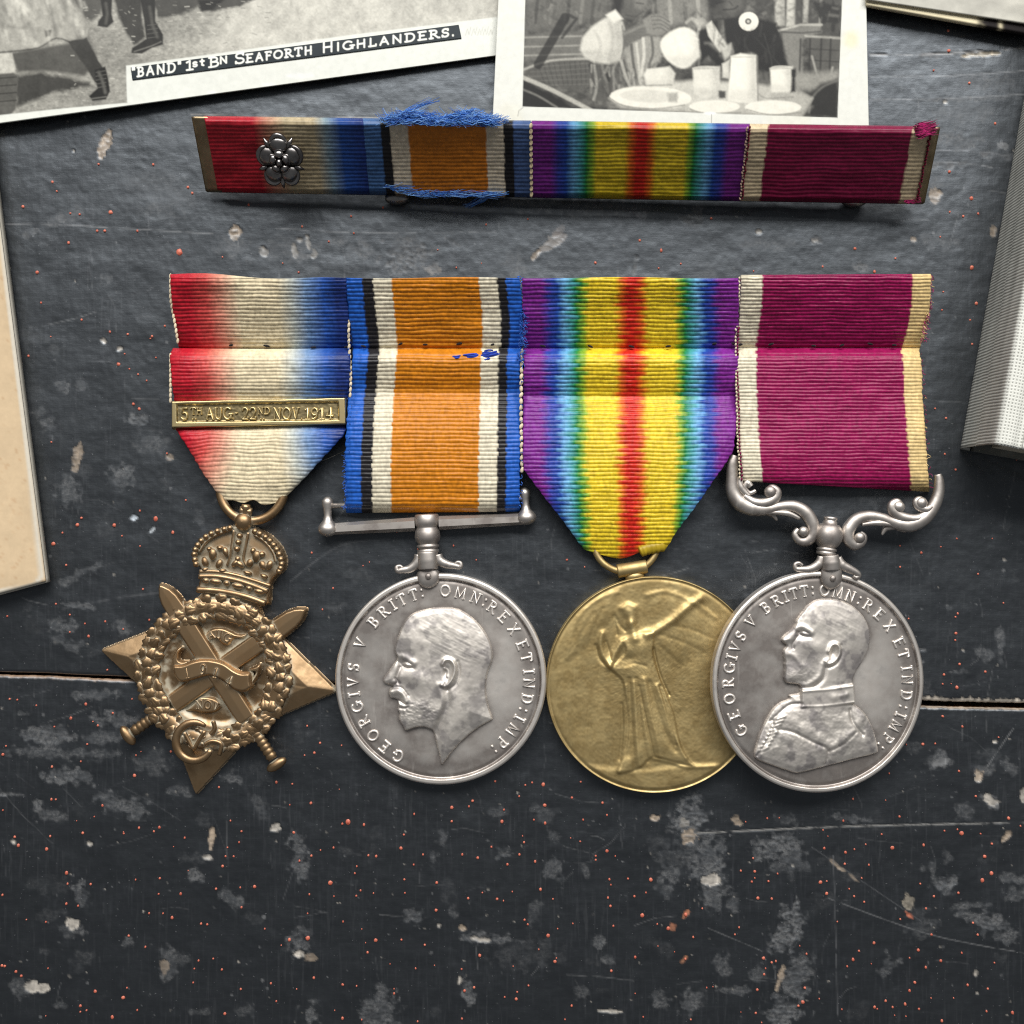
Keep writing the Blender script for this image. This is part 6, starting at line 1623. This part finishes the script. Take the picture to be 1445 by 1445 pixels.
# --- cafe photograph
ph2 = thing('photograph', 'old white-bordered photograph of people pouring tea at a cafe table', 'photograph', W(960, 60, 0), 'old black and white photographs')
def k2(x, y): return (680 + x / 1.889, y / 1.889)
def K2(L): return [k2(*q) for q in L]
def paint_cafe(P):
    p = Paint(P, lin((218, 218, 209)))
    yel = smooth(.5, .75, fbm(P[:, 0] / 60, P[:, 1] / 60, 91)) * .3
    p.c = p.c * (1 - yel[:, None] * np.array([.0, .05, .18]))
    q = Paint(P, g_(120))
    n = fbm(P[:, 0] / 14, P[:, 1] / 9, 92, 4)
    q.c = sep(np.clip(104 + 130 * (n - .5), 20, 230))
    def P_(pts, v, sh=0, **k):
        P0_(pts, v, **k)
        if sh or v > 190:
            sh = sh or 34
            a_ = np.array(pts, float); lo = a_.min(0); hi = a_.max(0); w_ = hi - lo
            for f, al in ((.0, .9), (.10, .5), (.2, .3)):
                cut = np.clip(a_, lo, [hi[0], hi[1]]); cut[:, 0] = np.maximum(cut[:, 0], lo[0] + (.80 - f) * w_[0])
                q.poly(K2(cut), g_(v - sh), soft=4, alpha=al * .55)
            cut = a_.copy(); cut[:, 1] = np.maximum(cut[:, 1], lo[1] + .72 * w_[1]); q.poly(K2(cut), g_(v - sh * .8), soft=5, alpha=.5)
    def P0_(pts, v, **k): k.setdefault('soft', 1.6); k['soft'] *= 1.5; k.setdefault('rag', 1.6 if v < 190 else 0); k.setdefault('ragscale', 6); q.poly(K2(pts), g_(v), **k)
    def L_(pts, w, v, **k): k.setdefault('soft', 1.2); k['soft'] *= 1.5; k['alpha'] = k.get('alpha', 1) * .85; q.line(K2(pts), w / 1.889, g_(v), **k)
    # back of the cafe: awnings, windows, uprights
    P_([(110, -20), (360, -20), (330, 40), (250, 70), (112, 90)], 126, soft=6, rag=4)
    for x, v in ((150, 70), (190, 150), (235, 80), (270, 160), (300, 90)): L_([(x, -10), (x - 8, 60)], 9, v, alpha=.7)
    P_([(440, -20), (600, -20), (600, 60), (480, 70)], 150, soft=5, rag=3)
    for x, v in ((460, 90), (500, 190), (540, 110), (575, 200)): L_([(x, -10), (x + 4, 60)], 10, v, alpha=.7)
    P_([(700, -20), (960, -20), (955, 95), (780, 70)], 96, soft=5, rag=4)
    P_([(778, -20), (806, -20), (806, 66), (784, 70)], 205); P_([(814, -20), (834, -20), (832, 70), (812, 70)], 214)
    P_([(858, -20), (872, -20), (868, 60), (856, 60)], 190); L_([(905, -10), (900, 70)], 6, 170); L_([(940, -10), (936, 80)], 10, 60)
    P_([(880, 5), (955, 10), (950, 60), (905, 64)], 62, rag=4)
    r9 = np.random.RandomState(31)
    for _ in range(230):       # leaves, chair canes and table clutter in the distance
        x = r9.uniform(108, 965); y = abs(r9.normal(0, 46)) - 8
        L = r9.uniform(4, 22); a = r9.uniform(0, 3.14)
        q.line(K2([(x, y), (x + L * math.cos(a), y + L * math.sin(a))]), r9.uniform(1, 4), g_(r9.choice([36, 60, 80, 110, 140, 170])), soft=2.4, alpha=r9.uniform(.15, .5))
    # chairs behind, left and right
    P_([(112, 95), (215, 90), (270, 95), (262, 150), (112, 165)], 132, soft=3, rag=2)
    for y in (100, 125, 148): L_([(112, y), (265, y - 4)], 4, 190, alpha=.8)
    P_([(795, 80), (900, 62), (905, 85), (850, 110), (855, 200), (820, 190)], 150, soft=2)
    L_([(790, 82), (850, 66), (905, 66)], 6, 205); L_([(800, 85), (850, 88), (902, 84)], 4, 80)
    P_([(860, 95), (958, 100), (952, 200), (885, 190)], 112, soft=3); L_([(862, 96), (958, 102)], 6, 190); L_([(866, 130), (955, 135)], 3, 70); L_([(868, 160), (952, 165)], 3, 70)
    for x in (850, 875, 905, 930): L_([(x, 105), (x - 4, 215)], 5, 62)
    L_([(880, 150), (900, 225)], 5, 190); L_([(935, 180), (920, 230)], 5, 185)
    P_([(820, 195), (950, 190), (945, 235), (830, 245)], 168, soft=4)
    P_([(870, 255), (905, 222), (952, 210), (948, 316), (852, 306)], 58, soft=3); L_([(872, 300), (880, 262), (908, 232), (950, 214)], 6, 130, sm=4)
    # wicker armchair, lower left
    P_([(108, 180), (190, 160), (280, 158), (292, 215), (270, 250), (190, 226), (130, 205)], 112, soft=2, rag=1)
    for k in range(10): L_([(150 + k * 14, 172 - k), (170 + k * 12, 232 - k)], 2, 62, alpha=.6)
    for k in range(5): L_([(130, 180 + k * 12), (285, 168 + k * 14)], 2, 150, alpha=.5)
    L_([(110, 186), (180, 162), (282, 156)], 6, 196, sm=4)
    P_([(106, 210), (190, 250), (250, 290), (106, 292)], 52, soft=3)
    L_([(108, 206), (170, 232), (230, 262), (290, 294)], 11, 206, sm=4); L_([(108, 238), (150, 256), (200, 286)], 5, 150, sm=4)
    L_([(222, 46), (196, 92), (150, 172)], 24, 46); L_([(232, 40), (252, 50), (214, 100)], 8, 66)
    P_([(290, 172), (330, 168), (360, 160), (445, 120), (470, 150), (450, 228), (400, 260), (300, 270), (285, 220)], 108, soft=2)
    for q_, v, w in (([(300, 175), (306, 230), (298, 265)], 176, 7), ([(330, 172), (338, 215)], 60, 9), ([(372, 165), (382, 200), (400, 240)], 200, 8), ([(395, 150), (405, 200), (420, 235)], 74, 7), ([(425, 140), (432, 190), (440, 225)], 186, 8), ([(350, 180), (352, 240)], 150, 6)): L_(q_, w, v, sm=4)
    # woman in a pale coat pouring
    P0_([(352, -20), (446, -20), (444, 14), (428, 34), (400, 52), (374, 48), (356, 30)], 118, soft=2.5); P0_([(346, -20), (384, -20), (368, 40), (350, 30)], 56, soft=3)
    P0_([(404, -20), (444, -20), (440, 14), (424, 28), (408, 20)], 150, soft=3, alpha=.8); L_([(412, 8), (430, 10)], 3, 70); L_([(384, 40), (410, 44), (430, 30)], 4, 78, sm=3, alpha=.7)
    P0_([(374, 118), (402, 110), (440, 94), (472, 98), (484, 128), (474, 165), (444, 176), (428, 226), (404, 236), (388, 180)], 176, soft=2.5)
    for q_, v, w in (([(398, 118), (404, 170), (414, 226)], 100, 8), ([(430, 102), (432, 150), (424, 200)], 226, 8), ([(452, 98), (456, 140), (446, 172)], 112, 7), ([(412, 116), (418, 170), (422, 220)], 216, 6)): L_(q_, w, v, sm=4)
    P_([(262, 132), (268, 100), (290, 74), (324, 50), (352, 40), (374, 60), (380, 80), (378, 112), (372, 158), (338, 170), (300, 166), (274, 152)], 226, soft=2, sh=40)
    P0_([(330, 40), (356, 26), (376, 50), (352, 60)], 238, soft=1.6)
    L_([(300, 82), (316, 116), (306, 160)], 8, 196, sm=4, alpha=.6); L_([(340, 60), (350, 104), (338, 160)], 9, 190, sm=4, alpha=.6); L_([(374, 70), (380, 112), (372, 156)], 5, 120, sm=4, alpha=.8)
    P0_([(376, 82), (404, 68), (440, 54), (470, 60), (488, 84), (468, 96), (438, 94), (404, 112), (378, 130)], 128, soft=2); L_([(380, 90), (420, 72), (452, 62)], 7, 168, sm=4, alpha=.6)
    P0_([(430, 54), (452, 36), (480, 38), (504, 58), (496, 84), (470, 96), (440, 88)], 158, soft=1.8)
    for k_ in range(4): L_([(452 + 2 * k_, 44 + 11 * k_), (476, 44 + 10 * k_), (500 - 2 * k_, 58 + 9 * k_)], 2.4, 84, sm=3, alpha=.7)
    # teapot
    P_([(476, 112), (500, 86), (540, 72), (574, 92), (582, 126), (604, 124), (598, 140), (572, 158), (548, 180), (520, 178), (486, 150)], 242, soft=1.6, sm=3)
    L_([(545, 60), (560, 50), (580, 66), (574, 96)], 8, 196, sm=4)
    # man in a dark suit
    P_([(578, 84), (620, 56), (660, 46), (690, 40), (744, 52), (784, 62), (800, 110), (816, 190), (740, 196), (640, 190), (604, 150), (584, 168)], 44, soft=2)
    P_([(604, -20), (700, -20), (704, 24), (676, 46), (632, 44), (606, 24)], 92, soft=3); P_([(604, -20), (660, -20), (620, 20), (606, 22)], 58, soft=3); L_([(626, 8), (650, 4)], 4, 40); P_([(650, -20), (698, -20), (694, 20), (668, 40), (650, 34)], 126, soft=4, alpha=.8); L_([(644, 26), (672, 24), (682, 16)], 4, 50, sm=3); L_([(660, 4), (668, 14)], 4, 90)
    P_([(596, 66), (612, 56), (648, 112), (654, 128), (634, 138), (604, 96)], 226, soft=1.4)
    P_([(560, 52), (588, 48), (600, 62), (578, 76)], 196, soft=2); P_([(636, 128), (664, 116), (670, 140), (648, 160)], 206, soft=2)
    L_([(752, 90), (770, 150), (776, 190)], 3, 80); L_([(700, 100), (700, 180)], 4, 70); L_([(730, 100), (800, 180)], 3, 74)
    q.ell(*k2(711, 57), 14, 13.4, g_(240), soft=1.2); q.ell(*k2(710, 57), 4.6, 4.4, g_(120), soft=1.2); q.ell(*k2(710, 57), 2, 2, g_(200), soft=1)
    P_([(738, 190), (764, 194), (768, 226), (736, 222)], 120, soft=3)
    for _ in range(110):       # cloth folds
        x = r9.uniform(290, 470); y = r9.uniform(165, 250)
        q.line(K2([(x, y), (x + r9.normal(0, 6), y + r9.uniform(8, 34))]), r9.uniform(1, 4), g_(r9.choice([70, 110, 150, 190, 222])), soft=2, alpha=r9.uniform(.1, .4))
    for _ in range(90):
        x = r9.uniform(600, 800); y = r9.uniform(60, 180)
        q.line(K2([(x, y), (x + r9.normal(0, 10), y + r9.uniform(8, 34))]), r9.uniform(1, 4), g_(r9.choice([22, 34, 60, 84])), soft=2, alpha=r9.uniform(.1, .45))
    # white table
    P_([(340, 262), (380, 236), (440, 226), (560, 214), (720, 222), (850, 246), (880, 262), (850, 312), (600, 300), (450, 292), (370, 286)], 214, soft=3)
    q.ell(*k2(450, 260), 58, 16, g_(240), ang=2, soft=1.6); L_([(342, 262), (380, 282), (460, 290), (540, 280)], 3, 150, sm=4)
    q.ell(*k2(446, 256), 42, 9, g_(226), ang=2, soft=2)
    for x, y, w_ in ((472, 190, 18), (598, 182, 18), (798, 181, 15)): q.ell(*k2(x, y), w_, 3.4, g_(206), soft=1.2); q.ell(*k2(x, y + 1), w_ - 3, 2, g_(150), soft=1.2, alpha=.6)
    P_([(432, 200), (440, 184), (500, 178), (514, 196), (508, 226), (440, 230)], 236, soft=1.6); L_([(436, 228), (506, 226)], 3, 160)
    P_([(562, 182), (634, 178), (632, 250), (600, 262), (566, 250)], 234, soft=1.6); L_([(566, 184), (632, 182)], 2, 190)
    P_([(664, 150), (690, 142), (730, 148), (734, 276), (656, 270)], 244, soft=1.4); P_([(640, 170), (660, 160), (658, 208), (642, 206)], 226, soft=1.4); L_([(668, 152), (728, 152)], 2, 190); L_([(734, 150), (736, 270)], 3, 150)
    P_([(768, 182), (828, 178), (824, 244), (772, 246)], 240, soft=1.4); L_([(768, 184), (826, 182)], 2, 188)
    P_([(826, 186), (836, 184), (836, 244), (824, 246)], 52, soft=1.6)
    q.ell(*k2(620, 284), 36, 9, g_(240), soft=1.6); L_([(555, 290), (600, 304), (690, 300)], 3, 160, sm=4); P_([(630, 242), (650, 242), (650, 262), (632, 262)], 96, soft=1.6)
    q.ell(*k2(776, 286), 40, 10, g_(240), soft=1.6); L_([(706, 292), (770, 306), (850, 300)], 3, 158, sm=4); L_([(738, 250), (760, 262), (830, 258)], 3, 168, sm=4)
    P_([(494, 248), (522, 246), (520, 272), (498, 272)], 190, soft=2)
    dk = (1 - .75 * smooth(.35, .7, q.c.mean(1)))
    q.c *= (1 + dk * .3 * (fbm(P[:, 0] / 2.2, P[:, 1] / 2.2, 94, 2) - .5) + dk * .32 * (fbm(P[:, 0] / 11, P[:, 1] / 13, 95, 3) - .5))[:, None]
    q.c = np.minimum(q.c, sep(246.0))
    im = np.array([k2(121, -200), k2(968, -200), k2(948, 314), k2(108, 284)])
    w = smooth(-.7, .7, sdf(P, im))[:, None]
    c_ = p.c * (1 - w) + q.c * w
    r = Paint(P, (0, 0, 0)); r.c = c_
    r.line([k2(96, 310), k2(98, 296), k2(110, 286)], 1.0, g_(140), soft=.7, alpha=.6)
    r.ell(*k2(608, 302), 9, 2.4, lin((228, 228, 222)), soft=1.2); r.line([k2(612, 305), k2(612, 330)], 1.0, g_(150), soft=.7, alpha=.7)
    r.ell(*k2(985, 105), 10, 12, lin((224, 212, 170)), soft=6, alpha=.6)
    return r.c
quad_sheet([(706, -60), (1221, -60), (1226, 178), (695, 172)], 470, 190, lambda x, y: 18 + 4 * smooth(90, 178, y) * 0 + 2 * np.sin(x / 120 + 1) + 2 * smooth(760, 700, x), 2.5, paint_cafe, M['photo'], 'print', ph2)

# --- mounted print, top right corner
ph3 = thing('mounted_print', 'grey print on a thick mount with worn black edge, cut off by the upper corner', 'photograph', W(1380, 10, 0), 'old black and white photographs')
def paint_corner(P):
    n = fbm(P[:, 0] / 26, P[:, 1] / 12, 97, 4)
    return sep(np.clip(206 + 40 * (n - .5), 0, 255))
quad_sheet([(1222, -120), (1560, -120), (1560, 50), (1222, -1)], 150, 70, lambda x, y: 24 + 0 * x, 3, paint_corner, M['photo'], 'print', ph3)
def paint_mount(P):
    c = np.tile(lin((226, 214, 180)), (len(P), 1))
    k = smooth(1376, 1392, P[:, 0] + 10 * (vnoise(P[:, 0] / 7, P[:, 1] / 3, 5) - .5))
    k2_ = k * (1 - .7 * np.exp(-((P[:, 0] - 1412) / 3) ** 2))
    return c * (1 - k2_[:, None]) + lin((34, 30, 30)) * k2_[:, None]
quad_sheet([(1218, -120), (1565, -120), (1565, 68), (1223, 7)], 180, 60, lambda x, y: 20 + 0 * x, 7, paint_mount, M['card'], 'mount', ph3)

# --- cream booklet on the left
cd = thing('booklet', 'plain cream paper booklet with pale edges, cut off by the side of the picture', 'booklet', W(0, 600, 0))
def paint_card(P):
    c = np.tile(lin((206, 182, 148)), (len(P), 1))
    e = dist_poly(P, [(-2, 300), (59, 812), (50, 826), (-80, 850)])
    w = (1 - smooth(2, 5, e))[:, None]
    n = fbm(P[:, 0] / 40, P[:, 1] / 40, 99, 4)
    c = c * (.90 + .17 * n)[:, None]
    fx = smooth(.66, .8, fbm(P[:, 0] / 5, P[:, 1] / 5, 101, 3))[:, None]
    c = c * (1 - .22 * fx * np.array([.5, .8, 1.0]))
    c = c * (1 - .10 * np.exp(-e / 14.0) * fbm(P[:, 0] / 9, P[:, 1] / 9, 103, 3))[:, None]
    return c * (1 - w) + lin((206, 198, 182)) * w
# cover, then page block below it
quad_sheet([(-260, 120), (-26, 120), (64, 820), (-260, 905)], 90, 190, lambda x, y: 24 + 1.5 * np.sin(y / 140), 3, paint_card, M['card'], 'cover', cd)
def paint_pages(P):
    return np.tile(lin((200, 194, 180)), (len(P), 1)) * (.9 + .15 * vnoise(P[:, 0] / 3, P[:, 1] / 60, 7))[:, None]
quad_sheet([(-258, 124), (-25, 124), (64.5, 822), (-258, 908)], 60, 120, lambda x, y: 19.6 + 1.5 * np.sin(y / 140), 15, paint_pages, M['card'], 'pages', cd)

# --- grey cloth book on the right
bk = thing('book', 'grey woven cloth book lying with its spine towards the medals', 'book', W(1430, 420, 0))
def true(px, py, z): k = 1 - z / HC; return np.array([C0 + (px - C0) * k, C0 + (py - C0) * k])
bl_ = np.array([1354.0, 634.0]); ur = np.array([1462.0, 40.0])
ax = (ur - bl_); Lb = np.linalg.norm(ax); ax /= Lb; nx_ = np.array([-ax[1], ax[0]])
if nx_[0] < 0: nx_ = -nx_
BT = 112.0
m, nt, bb = mat_base('grey_bookcloth')
tc = N(nt, 'ShaderNodeTexCoord')
mp = N(nt, 'ShaderNodeMapping'); mp.inputs['Rotation'].default_value = (0, 0, -math.atan2(-ax[1], ax[0]) + math.pi / 2)
at0 = N(nt, 'ShaderNodeAttribute', attribute_name='Wear')
mp.inputs['Rotation'].default_value = (0, 0, 0)
nt.links.new(at0.outputs['Vector'], mp.inputs['Vector'])
wv = []
for d_, sc_ in (('X', 7.2), ('Y', 7.0)):
    w_ = N(nt, 'ShaderNodeTexWave', wave_type='BANDS', bands_direction=d_)
    w_.inputs['Scale'].default_value = sc_; w_.inputs['Distortion'].default_value = 1.2; w_.inputs['Detail'].default_value = 1; w_.inputs['Detail Scale'].default_value = .6
    nt.links.new(mp.outputs['Vector'], w_.inputs['Vector']); wv.append(w_.outputs['Fac'])
sepw = N(nt, 'ShaderNodeSeparateColor'); nt.links.new(at0.outputs['Color'], sepw.inputs[0])
grid_ = math_node(nt, 'MAXIMUM', wv[0], wv[1])
mxn = N(nt, 'ShaderNodeMix'); nt.links.new(sepw.outputs[2], mxn.inputs[0]); nt.links.new(wv[0], mxn.inputs[2]); nt.links.new(grid_, mxn.inputs[3])
tex = mxn.outputs[0]
at = N(nt, 'ShaderNodeAttribute', attribute_name="Col")
nz2 = noise_node(nt, 260, 4, .6)
k_ = math_node(nt, 'ADD', math_node(nt, 'MULTIPLY', tex, .9), math_node(nt, 'MULTIPLY', nz2, .5))
tone = ramp(nt, k_, [(.22, (.36, .36, .34)), (.8, (1.0, 1.0, .98))])
nt.links.new(mix(nt, 1.0, at.outputs['Color'], tone, 'MULTIPLY'), bb.inputs['Base Color'])
bb.inputs['Roughness'].default_value = .85
bump(nt, bb, tex, .5, 1e-4)
M['bookcloth'] = m
def bw(a_, b_, z):
    """a: along the spine from the foot, b: across from the spine (px), z up"""
    q = bl_ + ax * np.asarray(a_)[..., None] + nx_ * np.asarray(b_)[..., None]
    return np.stack([(q[..., 0] - C0) * S, (C0 - q[..., 1]) * S, np.asarray(z) * S + 0 * q[..., 0]], -1)
# spine: convex wrap around the edge then joint groove, then the boards
prof = [(14, 2), (4, 3), (0, 8), (-1.5, 30), (-2.5, 56), (-2, 84), (-.5, 104), (1.5, 109), (6, 112), (14, 112.5), (22, 111.5), (29, 109), (36, 111), (44, 112.5), (140, 112.5), (330, 113)]
pp = catmull(prof, 5)
arcl_ = np.concatenate([[0], np.cumsum(np.hypot(np.diff(pp[:, 0]), np.diff(pp[:, 1])))])
an = np.linspace(0, Lb + 120, 160)
AA, II = np.meshgrid(an, np.arange(len(pp)), indexing='ij')
Bq = pp[II, 0]; Zq = pp[II, 1] + .8 * (fbm(AA / 30, Bq / 20, 3) - .5) + .35 * (fbm(AA / 3, (Bq + Zq if False else Bq + pp[II, 1]) / 3, 8, 2) - .5)
Gk = bw(AA, Bq - 1.2 * (vnoise(AA / 2.3, AA * 0, 3) - .5) * (np.abs(AA) < 5), Zq)
cloth_tone = (.42 + .14 * (vnoise(arcl_[II] / 7.0, AA / 260, 9) - .5) * (arcl_[II] < 150) + .26 * smooth(114, 124, arcl_[II])) + .10 * (fbm(AA / 26, (Bq + pp[II, 1]) / 12, 12, 3) - .5)  # faded lengthwise streaks and mottling; top cover lighter than the spine
cc = np.stack([cloth_tone * 1.0, cloth_tone * 1.0, cloth_tone * .93], -1).reshape(-1, 3)
Vk, Fk, Ck = sheet(Gk, 5, cc)
arcl = np.concatenate([[0], np.cumsum(np.hypot(np.diff(pp[:, 0]), np.diff(pp[:, 1])))])
uvw = np.stack([AA.ravel() / 100, arcl[II].ravel() / 100, smooth(116, 124, arcl[II].ravel())], 1)
obj('cover', Vk, Fk[:, ::-1], M['bookcloth'], bk, Ck, True, np.vstack([uvw, uvw]))
A = Acc()
def boxp(a0, a1, b0, b1, z0, z1):
    V = np.vstack([bw(np.array([a0, a1, a1, a0]), np.array([b0, b0, b1, b1]), np.full(4, z_)) for z_ in (z0, z1)])
    return V, [(0, 1, 2, 3), (4, 7, 6, 5), (0, 4, 5, 1), (1, 5, 6, 2), (2, 6, 7, 3), (3, 7, 4, 0)]
V, F = boxp(9, Lb + 110, 40, 330, 10, 98); A.add(V, F, lin((206, 196, 176)))
A.obj('page_block', M['card'], bk, False)
A = Acc(); V, F = boxp(0, Lb + 120, 16, 330, 1, 9); A.add(V, F, (.36, .36, .34)); A.obj('back_board', M['bookcloth'], bk, False)
